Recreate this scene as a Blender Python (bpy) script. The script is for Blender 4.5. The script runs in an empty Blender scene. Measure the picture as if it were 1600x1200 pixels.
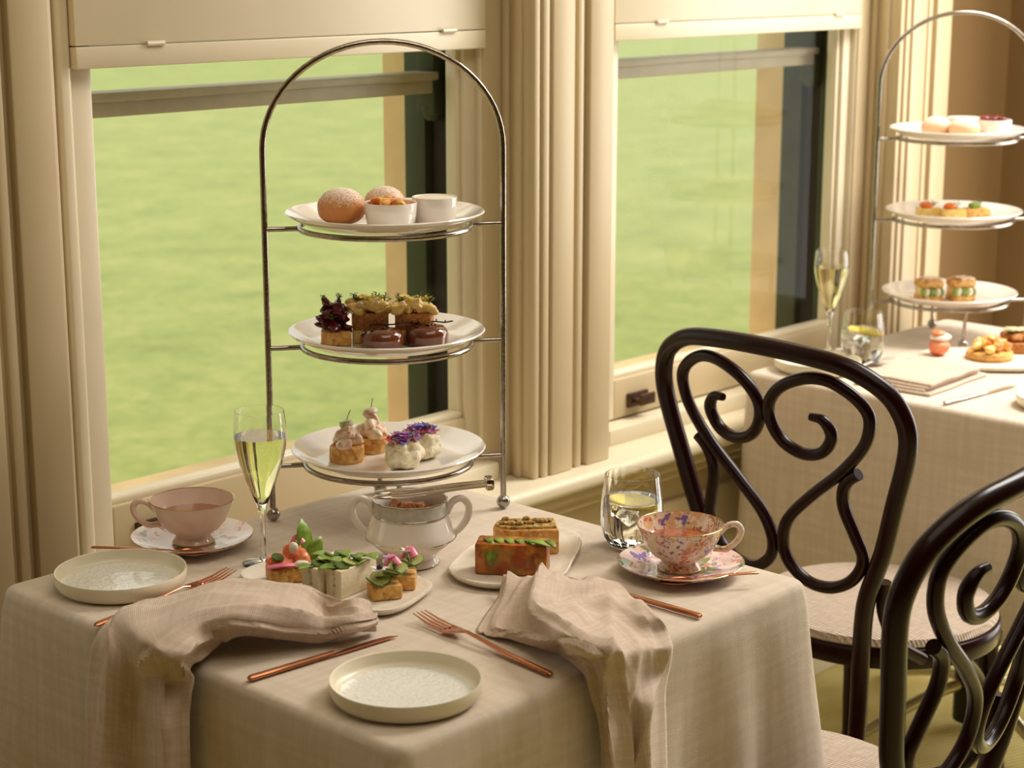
import bpy, bmesh, math, random
from mathutils import Vector, Matrix, noise

# ------------------------------------------------------------------ camera, world, light, exposure
scene = bpy.context.scene
col = scene.collection
YAW, PITCH, CAMZ = 0.8166, 0.2275, 1.53
cam_data = bpy.data.cameras.new('camera')
cam = bpy.data.objects.new('camera', cam_data)
col.objects.link(cam)
cam.location = (0, 0, CAMZ)
cam.rotation_euler = (math.pi / 2 - PITCH, 0, -YAW)
cam_data.sensor_width = 36.0
cam_data.lens = 2914.0 * 36.0 / 1600.0
cam_data.clip_start = 0.05
cam_data.clip_end = 500
cam_data.dof.use_dof = True
cam_data.dof.focus_distance = 2.42
cam_data.dof.aperture_fstop = 6.3
scene.camera = cam

world = bpy.data.worlds.new('world')
scene.world = world
world.use_nodes = True
wn = world.node_tree
bgn = wn.nodes['Background']
bgn.inputs[0].default_value = (1.0, 0.95, 0.84, 1)
bgn.inputs[1].default_value = 1.06

def area_light(name, loc, target, size, size_y, power, color):
    d = bpy.data.lights.new(name, 'AREA')
    d.shape = 'RECTANGLE'
    d.size, d.size_y = size, size_y
    d.energy = power
    d.color = color
    d.spread = math.radians(120) if size < 1 else math.pi
    o = bpy.data.objects.new(name, d)
    col.objects.link(o)
    o.location = loc
    o.rotation_euler = (Vector(target) - Vector(loc)).to_track_quat('-Z', 'Y').to_euler()
    return o

area_light('soft_key', (3.7, 1.1, 2.6), (2.9, 1.55, 0.75), 0.9, 0.9, 33, (1.0, 0.96, 0.89))
area_light('ceiling_fill', (1.5, 0.6, 3.1), (1.6, 0.9, 0.0), 1.8, 1.8, 20, (1.0, 0.93, 0.82))
area_light('low_side_fill', (3.99, 1.15, 1.2), (2.0, 1.15, 1.1), 1.2, 2.1, 36, (1.0, 0.97, 0.92))  # added low light for the floor and far table; the wall behind is solid

scene.view_settings.view_transform = 'Standard'
scene.view_settings.look = 'None'
scene.view_settings.gamma = 1.0
scene.view_settings.use_curve_mapping = False
scene.view_settings.exposure = 0.06

R = random.Random(7)

# ------------------------------------------------------------------ materials
def new_mat(name):
    m = bpy.data.materials.new(name)
    m.use_nodes = True
    return m, m.node_tree.nodes, m.node_tree.links, m.node_tree.nodes['Principled BSDF']

def c4(c): return (c[0], c[1], c[2], 1)

def srgb(r, g, b):
    f = lambda v: (v / 255 / 12.92) if v / 255 <= 0.04045 else ((v / 255 + 0.055) / 1.055) ** 2.4
    return (f(r), f(g), f(b))

def plain(name, color, rough=0.5, metal=0.0, var=0.0, scale=20, bump=0.0, bscale=60, spec=0.5, coat=0.0, color2=None, detail=4, sss=0.0):
    m, n, l, p = new_mat(name)
    p.inputs['Roughness'].default_value = rough
    p.inputs['Metallic'].default_value = metal
    p.inputs['Specular IOR Level'].default_value = spec
    p.inputs['Coat Weight'].default_value = coat
    p.inputs['Coat Roughness'].default_value = 0.08
    if sss:
        p.inputs['Subsurface Weight'].default_value = sss
        p.inputs['Subsurface Radius'].default_value = (0.01, 0.006, 0.003)
    tc = n.new('ShaderNodeTexCoord')
    if var or color2:
        t = n.new('ShaderNodeTexNoise')
        t.inputs['Scale'].default_value = scale
        t.inputs['Detail'].default_value = detail
        l.new(tc.outputs['Object'], t.inputs['Vector'])
        r = n.new('ShaderNodeValToRGB')
        r.color_ramp.elements[0].position = 0.35
        r.color_ramp.elements[1].position = 0.65
        if color2 is None:
            color2 = tuple(max(0, v * (1 - var)) for v in color)
        r.color_ramp.elements[0].color = c4(color2)
        r.color_ramp.elements[1].color = c4(color)
        l.new(t.outputs['Fac'], r.inputs[0])
        l.new(r.outputs[0], p.inputs['Base Color'])
    else:
        p.inputs['Base Color'].default_value = c4(color)
    if bump:
        t2 = n.new('ShaderNodeTexNoise')
        t2.inputs['Scale'].default_value = bscale
        t2.inputs['Detail'].default_value = 5
        l.new(tc.outputs['Object'], t2.inputs['Vector'])
        b = n.new('ShaderNodeBump')
        b.inputs['Strength'].default_value = bump
        b.inputs['Distance'].default_value = 0.004
        l.new(t2.outputs['Fac'], b.inputs['Height'])
        l.new(b.outputs[0], p.inputs['Normal'])
    return m

def weave(name, color, color2, scale, bump=0.35, rough=0.9, slub=6.0):
    """woven cloth: two crossing wave textures and a slubby colour variation (object space, metres)"""
    m, n, l, p = new_mat(name)
    p.inputs['Roughness'].default_value = rough
    p.inputs['Specular IOR Level'].default_value = 0.15
    p.inputs['Sheen Weight'].default_value = 0.15
    uv = n.new('ShaderNodeUVMap')
    h = []
    for ax in (0, 1):
        mp = n.new('ShaderNodeMapping')
        mp.inputs['Scale'].default_value = (1, 1, 1)
        l.new(uv.outputs[0], mp.inputs[0])
        w = n.new('ShaderNodeTexWave')
        w.bands_direction = 'X' if ax == 0 else 'Y'
        w.inputs['Scale'].default_value = scale
        w.inputs['Distortion'].default_value = 0.0
        w.inputs['Detail Scale'].default_value = 0.6
        l.new(mp.outputs[0], w.inputs['Vector'])
        h.append(w)
    mx = n.new('ShaderNodeMath'); mx.operation = 'ADD'
    l.new(h[0].outputs['Fac'], mx.inputs[0]); l.new(h[1].outputs['Fac'], mx.inputs[1])
    bp = n.new('ShaderNodeBump')
    bp.inputs['Strength'].default_value = bump
    bp.inputs['Distance'].default_value = 0.0012
    l.new(mx.outputs[0], bp.inputs['Height'])
    l.new(bp.outputs[0], p.inputs['Normal'])
    cols = []
    for ax in (0, 1):
        mp = n.new('ShaderNodeMapping')
        mp.inputs['Scale'].default_value = (slub * 14, slub, 1) if ax == 0 else (slub, slub * 14, 1)
        l.new(uv.outputs[0], mp.inputs[0])
        t = n.new('ShaderNodeTexNoise')
        t.inputs['Scale'].default_value = 1.0
        t.inputs['Detail'].default_value = 3
        l.new(mp.outputs[0], t.inputs['Vector'])
        cols.append(t)
    ma = n.new('ShaderNodeMath'); ma.operation = 'ADD'
    l.new(cols[0].outputs['Fac'], ma.inputs[0]); l.new(cols[1].outputs['Fac'], ma.inputs[1])
    rp = n.new('ShaderNodeValToRGB')
    rp.color_ramp.elements[0].position = 0.75; rp.color_ramp.elements[0].color = c4(color2)
    rp.color_ramp.elements[1].position = 1.25 if False else 1.0
    rp.color_ramp.elements[1].color = c4(color)
    dv = n.new('ShaderNodeMath'); dv.operation = 'MULTIPLY'; dv.inputs[1].default_value = 0.85
    l.new(ma.outputs[0], dv.inputs[0]); l.new(dv.outputs[0], rp.inputs[0])
    l.new(rp.outputs[0], p.inputs['Base Color'])
    return m

def speckle(name, base, dots, scale, thr=0.55, rough=0.6, bump=0.2, top=None):
    """base colour with noise-thresholded patches of other colours; top=(colour) dusts upward-facing sides"""
    m, n, l, p = new_mat(name)
    p.inputs['Roughness'].default_value = rough
    tc = n.new('ShaderNodeTexCoord')
    prev = None
    for i, d in enumerate(dots):
        t = n.new('ShaderNodeTexNoise')
        t.inputs['Scale'].default_value = scale * (1 + 0.35 * i)
        t.inputs['Detail'].default_value = 3
        mp = n.new('ShaderNodeMapping')
        mp.inputs['Location'].default_value = (3.1 * i + 1, 1.7 * i, 0.9 * i)
        l.new(tc.outputs['Object'], mp.inputs[0]); l.new(mp.outputs[0], t.inputs['Vector'])
        r = n.new('ShaderNodeValToRGB')
        r.color_ramp.elements[0].position = thr - 0.06; r.color_ramp.elements[1].position = thr + 0.16
        l.new(t.outputs['Fac'], r.inputs[0])
        mix = n.new('ShaderNodeMix'); mix.data_type = 'RGBA'
        l.new(r.outputs[0], mix.inputs[0])
        if prev is None: mix.inputs[6].default_value = c4(base)
        else: l.new(prev, mix.inputs[6])
        mix.inputs[7].default_value = c4(d)
        prev = mix.outputs[2]
    if top is not None:
        g = n.new('ShaderNodeNewGeometry')
        s = n.new('ShaderNodeSeparateXYZ'); l.new(g.outputs['Normal'], s.inputs[0])
        t = n.new('ShaderNodeTexNoise'); t.inputs['Scale'].default_value = 420; t.inputs['Detail'].default_value = 4
        l.new(tc.outputs['Object'], t.inputs['Vector'])
        ad = n.new('ShaderNodeMath'); ad.operation = 'MULTIPLY_ADD'
        l.new(s.outputs['Z'], ad.inputs[0]); ad.inputs[1].default_value = 0.42; l.new(t.outputs['Fac'], ad.inputs[2])
        r = n.new('ShaderNodeValToRGB')
        r.color_ramp.elements[0].position = 0.60; r.color_ramp.elements[1].position = 0.95
        l.new(ad.outputs[0], r.inputs[0])
        mix = n.new('ShaderNodeMix'); mix.data_type = 'RGBA'
        l.new(r.outputs[0], mix.inputs[0]); l.new(prev, mix.inputs[6]); mix.inputs[7].default_value = c4(top)
        prev = mix.outputs[2]
    l.new(prev, p.inputs['Base Color'])
    if bump:
        t = n.new('ShaderNodeTexNoise'); t.inputs['Scale'].default_value = scale * 2.5; t.inputs['Detail'].default_value = 4
        l.new(tc.outputs['Object'], t.inputs['Vector'])
        b = n.new('ShaderNodeBump'); b.inputs['Strength'].default_value = bump; b.inputs['Distance'].default_value = 0.003
        l.new(t.outputs['Fac'], b.inputs['Height']); l.new(b.outputs[0], p.inputs['Normal'])
    return m

def floral(name, base, blobs, scale=26, amount=0.5):
    """printed porcelain: voronoi cells turned into scattered petals of several colours on a pale ground"""
    m, n, l, p = new_mat(name)
    p.inputs['Roughness'].default_value = 0.12
    p.inputs['Coat Weight'].default_value = 0.5
    tc = n.new('ShaderNodeTexCoord')
    prev = None
    for i, (colr, sc, thr) in enumerate(blobs):
        mp = n.new('ShaderNodeMapping'); mp.inputs['Location'].default_value = (i * 0.37, i * 0.21, i * 0.13)
        l.new(tc.outputs['Object'], mp.inputs[0])
        nz = n.new('ShaderNodeTexNoise'); nz.inputs['Scale'].default_value = sc * 1.3; nz.inputs['Detail'].default_value = 2
        l.new(mp.outputs[0], nz.inputs['Vector'])
        mxv = n.new('ShaderNodeMix'); mxv.data_type = 'VECTOR'; mxv.inputs[0].default_value = 0.04
        l.new(mp.outputs[0], mxv.inputs[4]); l.new(nz.outputs['Color'], mxv.inputs[5])
        v = n.new('ShaderNodeTexVoronoi'); v.inputs['Scale'].default_value = sc
        l.new(mxv.outputs[1], v.inputs['Vector'])
        t2 = n.new('ShaderNodeTexNoise'); t2.inputs['Scale'].default_value = scale; t2.inputs['Detail'].default_value = 1
        l.new(mp.outputs[0], t2.inputs['Vector'])
        sub = n.new('ShaderNodeMath'); sub.operation = 'SUBTRACT'
        l.new(t2.outputs['Fac'], sub.inputs[0]); l.new(v.outputs['Distance'], sub.inputs[1])
        r = n.new('ShaderNodeValToRGB')
        r.color_ramp.elements[0].position = thr; r.color_ramp.elements[1].position = thr + 0.10
        l.new(sub.outputs[0], r.inputs[0])
        mix = n.new('ShaderNodeMix'); mix.data_type = 'RGBA'
        l.new(r.outputs[0], mix.inputs[0])
        if prev is None: mix.inputs[6].default_value = c4(base)
        else: l.new(prev, mix.inputs[6])
        mix.inputs[7].default_value = c4(colr)
        prev = mix.outputs[2]
    l.new(prev, p.inputs['Base Color'])
    return m

def pane_mat(name):
    m, n, l, p = new_mat(name)
    n.remove(p)
    out = n['Material Output']
    tr = n.new('ShaderNodeBsdfTransparent'); tr.inputs[0].default_value = (0.97, 0.985, 0.96, 1)
    gl = n.new('ShaderNodeBsdfGlossy'); gl.inputs['Roughness'].default_value = 0.02
    fr = n.new('ShaderNodeFresnel'); fr.inputs[0].default_value = 1.14
    ge = n.new('ShaderNodeNewGeometry'); iv = n.new('ShaderNodeMath'); iv.operation = 'SUBTRACT'; iv.inputs[0].default_value = 1.0
    l.new(ge.outputs['Backfacing'], iv.inputs[1])
    mu = n.new('ShaderNodeMath'); mu.operation = 'MULTIPLY'; l.new(fr.outputs[0], mu.inputs[0]); l.new(iv.outputs[0], mu.inputs[1])
    mx = n.new('ShaderNodeMixShader')
    l.new(mu.outputs[0], mx.inputs[0]); l.new(tr.outputs[0], mx.inputs[1]); l.new(gl.outputs[0], mx.inputs[2])
    l.new(mx.outputs[0], out.inputs['Surface'])
    return m

def glass_mat(name, color=(1, 1, 1), ior=1.45, rough=0.0):
    m, n, l, p = new_mat(name)
    p.inputs['Base Color'].default_value = c4(color)
    p.inputs['Transmission Weight'].default_value = 1.0
    p.inputs['IOR'].default_value = ior
    p.inputs['Roughness'].default_value = rough
    return m

def grass_mat():
    m, n, l, p = new_mat('lawn_grass')
    p.inputs['Roughness'].default_value = 0.9
    p.inputs['Specular IOR Level'].default_value = 0.1
    p.inputs['Sheen Weight'].default_value = 0.6
    p.inputs['Sheen Roughness'].default_value = 0.5
    p.inputs['Sheen Tint'].default_value = (0.9, 1.0, 0.62, 1)
    tc = n.new('ShaderNodeTexCoord')
    mp = n.new('ShaderNodeMapping'); mp.inputs['Scale'].default_value = (1, 1, 1)
    l.new(tc.outputs['Object'], mp.inputs[0])
    t1 = n.new('ShaderNodeTexNoise'); t1.inputs['Scale'].default_value = 1.6; t1.inputs['Detail'].default_value = 8
    t1.inputs['Roughness'].default_value = 0.7
    t2 = n.new('ShaderNodeTexNoise'); t2.inputs['Scale'].default_value = 14; t2.inputs['Detail'].default_value = 6
    for t in (t1, t2): l.new(mp.outputs[0], t.inputs['Vector'])
    ad = n.new('ShaderNodeMath'); ad.operation = 'MULTIPLY_ADD'; ad.inputs[1].default_value = 0.5
    l.new(t2.outputs['Fac'], ad.inputs[0]); l.new(t1.outputs['Fac'], ad.inputs[2])
    r = n.new('ShaderNodeValToRGB')
    e = r.color_ramp.elements
    e[0].position = 0.55; e[0].color = c4(srgb(132, 148, 56))
    e[1].position = 0.95; e[1].color = c4(srgb(200, 196, 116))
    x = e.new(0.75); x.color = c4(srgb(168, 178, 84))
    l.new(ad.outputs[0], r.inputs[0]); l.new(r.outputs[0], p.inputs['Base Color'])
    return m

def carpet_mat():
    m, n, l, p = new_mat('ribbed_carpet')
    p.inputs['Roughness'].default_value = 0.95
    p.inputs['Specular IOR Level'].default_value = 0.1
    tc = n.new('ShaderNodeTexCoord')
    mp = n.new('ShaderNodeMapping'); mp.inputs['Rotation'].default_value = (0, 0, math.radians(20))
    l.new(tc.outputs['Object'], mp.inputs[0])
    w = n.new('ShaderNodeTexWave'); w.bands_direction = 'Y'
    w.inputs['Scale'].default_value = 28; w.inputs['Distortion'].default_value = 1.2; w.inputs['Detail'].default_value = 2
    l.new(mp.outputs[0], w.inputs['Vector'])
    t = n.new('ShaderNodeTexNoise'); t.inputs['Scale'].default_value = 5; t.inputs['Detail'].default_value = 5
    l.new(mp.outputs[0], t.inputs['Vector'])
    mx = n.new('ShaderNodeMath'); mx.operation = 'MULTIPLY_ADD'; mx.inputs[1].default_value = 0.3
    l.new(w.outputs['Fac'], mx.inputs[0]); l.new(t.outputs['Fac'], mx.inputs[2])
    r = n.new('ShaderNodeValToRGB')
    r.color_ramp.elements[0].position = 0.4; r.color_ramp.elements[0].color = c4(srgb(206, 186, 104))
    r.color_ramp.elements[1].position = 0.85; r.color_ramp.elements[1].color = c4(srgb(250, 238, 170))
    l.new(mx.outputs[0], r.inputs[0]); l.new(r.outputs[0], p.inputs['Base Color'])
    b = n.new('ShaderNodeBump'); b.inputs['Strength'].default_value = 0.6; b.inputs['Distance'].default_value = 0.004
    l.new(w.outputs['Fac'], b.inputs['Height']); l.new(b.outputs[0], p.inputs['Normal'])
    return m

def embossed_mat(name, color):
    m, n, l, p = new_mat(name)
    p.inputs['Base Color'].default_value = c4(color)
    p.inputs['Roughness'].default_value = 0.12
    p.inputs['Coat Weight'].default_value = 0.6
    tc = n.new('ShaderNodeTexCoord')
    v = n.new('ShaderNodeTexVoronoi'); v.feature = 'SMOOTH_F1'; v.inputs['Scale'].default_value = 170
    nz = n.new('ShaderNodeTexNoise'); nz.inputs['Scale'].default_value = 90
    l.new(tc.outputs['Object'], nz.inputs['Vector'])
    mv = n.new('ShaderNodeMix'); mv.data_type = 'VECTOR'; mv.inputs[0].default_value = 0.01
    l.new(tc.outputs['Object'], mv.inputs[4]); l.new(nz.outputs['Color'], mv.inputs[5])
    l.new(mv.outputs[1], v.inputs['Vector'])
    b = n.new('ShaderNodeBump'); b.inputs['Strength'].default_value = 0.55; b.inputs['Distance'].default_value = 0.0025
    l.new(v.outputs['Distance'], b.inputs['Height']); l.new(b.outputs[0], p.inputs['Normal'])
    return m

M = {}
M['cream'] = plain('cream_paint', srgb(206, 187, 150), 0.38, var=0.05, scale=3, bump=0.05, bscale=30)
M['cream_light'] = plain('cream_window_paint', srgb(224, 211, 182), 0.32, var=0.05, scale=5, bump=0.05, bscale=30)
M['wall'] = plain('shaded_cream_paint', srgb(126, 98, 58), 0.6, var=0.06, scale=2, bump=0.04, bscale=40)  # cream wall lying in shade, with the shade darkened into its colour
M['ceiling'] = plain('ceiling_paint', srgb(225, 212, 185), 0.7)
M['outer_sash'] = plain('outer_sash_paint', srgb(196, 182, 160), 0.4, var=0.12, scale=30)
M['green_frame'] = plain('dark_green_frame_paint', srgb(56, 62, 40), 0.45, var=0.3, scale=12)
M['dark_gap'] = plain('dark_sash_channel', srgb(40, 30, 18), 0.8)
M['stone'] = plain('sandstone', srgb(246, 214, 164), 0.85, var=0.12, scale=14, bump=0.2, bscale=50)
M['bronze'] = plain('aged_bronze', srgb(92, 68, 52), 0.45, metal=0.7, var=0.3, scale=60)
M['pane'] = pane_mat('window_glass')
M['grass'] = grass_mat()
M['carpet'] = carpet_mat()
M['cloth'] = weave('linen_tablecloth', srgb(220, 205, 187), srgb(211, 195, 175), 150, bump=0.35)
M['napkin'] = weave('linen_napkin', srgb(212, 192, 174), srgb(200, 178, 158), 150, bump=0.35, slub=12)
M['seat_fabric'] = weave('woven_seat_fabric', srgb(196, 178, 160), srgb(176, 156, 138), 55, bump=0.9, slub=30)
M['wood'] = plain('dark_mahogany_lacquer', srgb(34, 9, 9), 0.28, var=0.2, scale=18, coat=0.12, spec=0.12)
M['pale_metal'] = plain('pale_brass_tube', srgb(205, 195, 160), 0.3, metal=0.6)
M['table_leg'] = plain('dark_iron', srgb(40, 34, 30), 0.5, metal=0.4)
M['steel'] = plain('brushed_pewter', srgb(176, 168, 158), 0.2, metal=1.0, var=0.25, scale=120, bump=0.08, bscale=220)
M['chrome'] = plain('polished_steel', srgb(205, 198, 186), 0.1, metal=1.0)
M['copper'] = plain('copper_cutlery', srgb(206, 140, 104), 0.2, metal=1.0, var=0.08, scale=60)
M['silver'] = plain('silver_cutlery', srgb(205, 198, 188), 0.2, metal=1.0)
M['gold'] = plain('gilt_line', srgb(190, 160, 110), 0.25, metal=1.0)
M['porcelain'] = plain('white_porcelain', srgb(238, 230, 220), 0.1, coat=0.5)
M['plate_rim'] = plain('ivory_stoneware', srgb(236, 226, 200), 0.3)
M['emboss'] = embossed_mat('embossed_glaze', srgb(236, 236, 228))
M['stoneware'] = plain('speckled_stoneware', srgb(226, 214, 196), 0.45, var=0.07, scale=160, bump=0.15, bscale=160)
M['grey_band'] = plain('grey_glaze_band', srgb(196, 192, 180), 0.15, var=0.15, scale=150, coat=0.4)
M['glass'] = glass_mat('clear_glass')
M['water'] = glass_mat('water', (0.98, 0.99, 0.98), 1.33)
M['wine'] = glass_mat('sparkling_wine', (0.97, 0.90, 0.52), 1.34)
M['ice'] = glass_mat('ice', (0.96, 0.98, 0.97), 1.2, 0.15)
M['tea'] = plain('black_tea', srgb(176, 92, 40), 0.05, color2=srgb(150, 72, 28), scale=20, coat=1.0)
M['pink_cup'] = plain('pink_lustre_porcelain', srgb(250, 228, 212), 0.14, color2=srgb(244, 214, 200), scale=30, coat=0.5)
M['floral_cup'] = floral('rose_print_porcelain', srgb(240, 220, 200),
    [(srgb(232, 186, 140), 40, 0.0), (srgb(208, 116, 100), 75, 0.15), (srgb(246, 228, 200), 60, 0.08), (srgb(126, 114, 186), 62, 0.27), (srgb(120, 132, 72), 70, 0.25)])
M['floral_saucer'] = floral('rose_print_saucer', srgb(236, 206, 200),
    [(srgb(240, 228, 214), 24, 0.05), (srgb(216, 140, 130), 44, 0.10), (srgb(124, 140, 70), 46, 0.12), (srgb(150, 130, 190), 60, 0.17)])
M['fern_saucer'] = floral('fern_print_saucer', srgb(236, 206, 196),
    [(srgb(240, 228, 216), 18, 0.05), (srgb(110, 120, 40), 30, 0.14), (srgb(196, 120, 90), 50, 0.18)])
# food
M['bun'] = speckle('sugar_dusted_bun', srgb(196, 126, 62), [srgb(150, 82, 34), srgb(214, 150, 84)], 24, 0.56, 0.5, 0.1, top=srgb(236, 222, 206))
M['pale_bun'] = speckle('pale_sugared_bun', srgb(226, 176, 132), [srgb(214, 158, 116)], 24, 0.56, 0.6, 0.1, top=srgb(244, 230, 214))
M['cream_food'] = plain('clotted_cream', srgb(240, 228, 206), 0.45, var=0.05, scale=60, bump=0.1, bscale=120, sss=0.2)
M['jam'] = speckle('apricot_jam', srgb(226, 134, 40), [srgb(196, 84, 20), srgb(244, 190, 90)], 70, 0.52, 0.12, 0.3)
M['berry_jam'] = speckle('berry_jam', srgb(120, 40, 44), [srgb(80, 20, 28), srgb(170, 80, 70)], 90, 0.52, 0.15, 0.3)
M['beet'] = speckle('beetroot', srgb(88, 14, 30), [srgb(54, 8, 18), srgb(128, 30, 46)], 60, 0.55, 0.2, 0.2)
M['pastry'] = speckle('golden_pastry', srgb(222, 166, 84), [srgb(188, 120, 46), srgb(236, 196, 122)], 110, 0.54, 0.6, 0.5)
M['curd'] = speckle('yellow_curd', srgb(240, 204, 116), [srgb(228, 176, 84), srgb(248, 226, 160)], 80, 0.55, 0.3, 0.2)
M['cake'] = speckle('caramel_sponge', srgb(176, 112, 52), [srgb(150, 88, 36), srgb(204, 148, 80)], 160, 0.54, 0.7, 0.5)
M['chocolate'] = plain('chocolate_glaze', srgb(112, 58, 34), 0.08, color2=srgb(96, 46, 28), scale=20, coat=0.8)
M['dark_chocolate'] = plain('dark_chocolate', srgb(58, 24, 16), 0.35)
M['prawn'] = speckle('prawn_meat', srgb(244, 218, 190), [srgb(206, 122, 92), srgb(248, 236, 214)], 70, 0.53, 0.25, 0.3)
M['scone'] = speckle('creamy_scone', srgb(234, 222, 190), [srgb(214, 196, 140), srgb(244, 236, 214)], 120, 0.53, 0.6, 0.7)
M['salmon'] = speckle('smoked_salmon', srgb(236, 134, 88), [srgb(244, 168, 124), srgb(222, 104, 60)], 60, 0.53, 0.25, 0.2)
M['pink'] = plain('pickled_pink', srgb(224, 86, 130), 0.3, color2=srgb(240, 140, 160), scale=90)
M['petal_lilac'] = plain('lilac_petal', srgb(186, 130, 206), 0.6, color2=srgb(220, 150, 200), scale=120)
M['petal_blue'] = plain('blue_petal', srgb(116, 124, 206), 0.6, color2=srgb(150, 150, 226), scale=120)
M['petal_yellow'] = plain('yellow_petal', srgb(232, 214, 80), 0.6)
M['petal_white'] = plain('white_petal', srgb(244, 238, 232), 0.6)
M['viola_dark'] = plain('viola_centre', srgb(52, 26, 50), 0.7)
M['leaf'] = plain('salad_leaf', srgb(146, 170, 66), 0.35, color2=srgb(100, 132, 40), scale=80, sss=0.0)
M['herb'] = plain('herb_sprig', srgb(110, 124, 56), 0.6, var=0.4, scale=200)
M['cucumber'] = plain('cucumber_skin', srgb(62, 84, 34), 0.3, color2=srgb(90, 112, 48), scale=90)
M['cucumber_flesh'] = plain('cucumber_flesh', srgb(186, 196, 124), 0.25, color2=srgb(166, 178, 98), scale=90)
M['bread'] = speckle('white_bread', srgb(242, 226, 190), [srgb(236, 216, 174), srgb(246, 234, 204)], 160, 0.53, 0.85, 0.15)
M['filling'] = speckle('pale_filling', srgb(226, 206, 166), [srgb(150, 150, 80), srgb(240, 230, 200)], 160, 0.55, 0.6, 0.5)
M['frittata'] = speckle('baked_frittata', srgb(166, 76, 22), [srgb(120, 44, 12), srgb(206, 136, 48), srgb(150, 116, 40)], 46, 0.53, 0.35, 0.3)
M['quiche_top'] = speckle('herbed_quiche_top', srgb(196, 146, 66), [srgb(66, 62, 22), srgb(222, 184, 104), srgb(96, 84, 34)], 130, 0.52, 0.6, 0.5)
M['zucchini'] = plain('courgette_ribbon', srgb(140, 150, 56), 0.35, color2=srgb(96, 112, 34), scale=140)
M['sugar'] = speckle('brown_sugar_lump', srgb(168, 104, 56), [srgb(126, 70, 32), srgb(196, 138, 84)], 220, 0.53, 0.7, 0.6)
M['lemon_rind'] = plain('lemon_rind', srgb(232, 200, 40), 0.35)
M['lemon'] = plain('lemon_flesh', srgb(240, 222, 120), 0.25, color2=srgb(232, 206, 84), scale=120)
M['roe'] = plain('orange_roe', srgb(236, 120, 50), 0.15)

# ------------------------------------------------------------------ mesh helpers
def tag(o, label, cat, group=None):
    o['label'] = label; o['category'] = cat
    if group: o['group'] = group
    return o

def obj(name, bm, mat, parent=None, smooth=True, loc=None, rot=None, uv=False):
    me = bpy.data.meshes.new(name)
    bmesh.ops.recalc_face_normals(bm, faces=bm.faces[:])
    bm.to_mesh(me); bm.free()
    if smooth:
        me.polygons.foreach_set('use_smooth', [True] * len(me.polygons))
        try: me.set_sharp_from_angle(angle=math.radians(42))
        except Exception: pass
    me.materials.append(M[mat] if isinstance(mat, str) else mat)
    o = bpy.data.objects.new(name, me)
    col.objects.link(o)
    if parent is not None: o.parent = parent
    if loc is not None: o.location = loc
    if rot is not None: o.rotation_euler = rot
    return o

def thing(name, label, cat, loc=(0, 0, 0), rz=0.0, group=None):
    o = bpy.data.objects.new(name, None)
    o.empty_display_size = 0.05
    col.objects.link(o)
    o.location = loc; o.rotation_euler = (0, 0, rz)
    return tag(o, label, cat, group)

def structure(o):
    o['kind'] = 'structure'; return o

def copy_tree(o, parent=None):
    c = o.copy(); col.objects.link(c); c.parent = parent
    for ch in list(o.children): copy_tree(ch, c)
    return c

def BM(): return bmesh.new()

def lathe(bm, prof, n=40, center=(0, 0, 0), ripple=None):
    """surface of revolution of (radius, z) points; radius 0 closes an end"""
    cx, cy, cz = center
    rings = []
    for r, z in prof:
        if r < 1e-6:
            rings.append([bm.verts.new((cx, cy, cz + z))])
        else:
            rings.append([bm.verts.new((cx + r * math.cos(2 * math.pi * k / n) * (1 if not ripple else ripple(k / n, z)),
                                        cy + r * math.sin(2 * math.pi * k / n) * (1 if not ripple else ripple(k / n, z)), cz + z)) for k in range(n)])
    for a, b in zip(rings[:-1], rings[1:]):
        for k in range(n):
            k2 = (k + 1) % n
            if len(a) == 1 and len(b) == 1: continue
            if len(a) == 1: bm.faces.new((a[0], b[k], b[k2]))
            elif len(b) == 1: bm.faces.new((a[k], a[k2], b[0]))
            else: bm.faces.new((a[k], a[k2], b[k2], b[k]))
    return bm

def catmull(pts, per=6, closed=False):
    pts = [Vector(p) for p in pts]
    n = len(pts); out = []
    segs = n if closed else n - 1
    for i in range(segs):
        if closed:
            p0, p1, p2, p3 = pts[(i - 1) % n], pts[i], pts[(i + 1) % n], pts[(i + 2) % n]
        else:
            p1, p2 = pts[i], pts[i + 1]
            p0 = pts[i - 1] if i > 0 else p1 * 2 - p2
            p3 = pts[i + 2] if i + 2 < n else p2 * 2 - p1
        for k in range(per):
            t = k / per
            out.append(0.5 * ((2 * p1) + (p2 - p0) * t + (2 * p0 - 5 * p1 + 4 * p2 - p3) * t * t + (3 * p1 - p0 - 3 * p2 + p3) * t ** 3))
    if not closed: out.append(pts[-1].copy())
    return out

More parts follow.
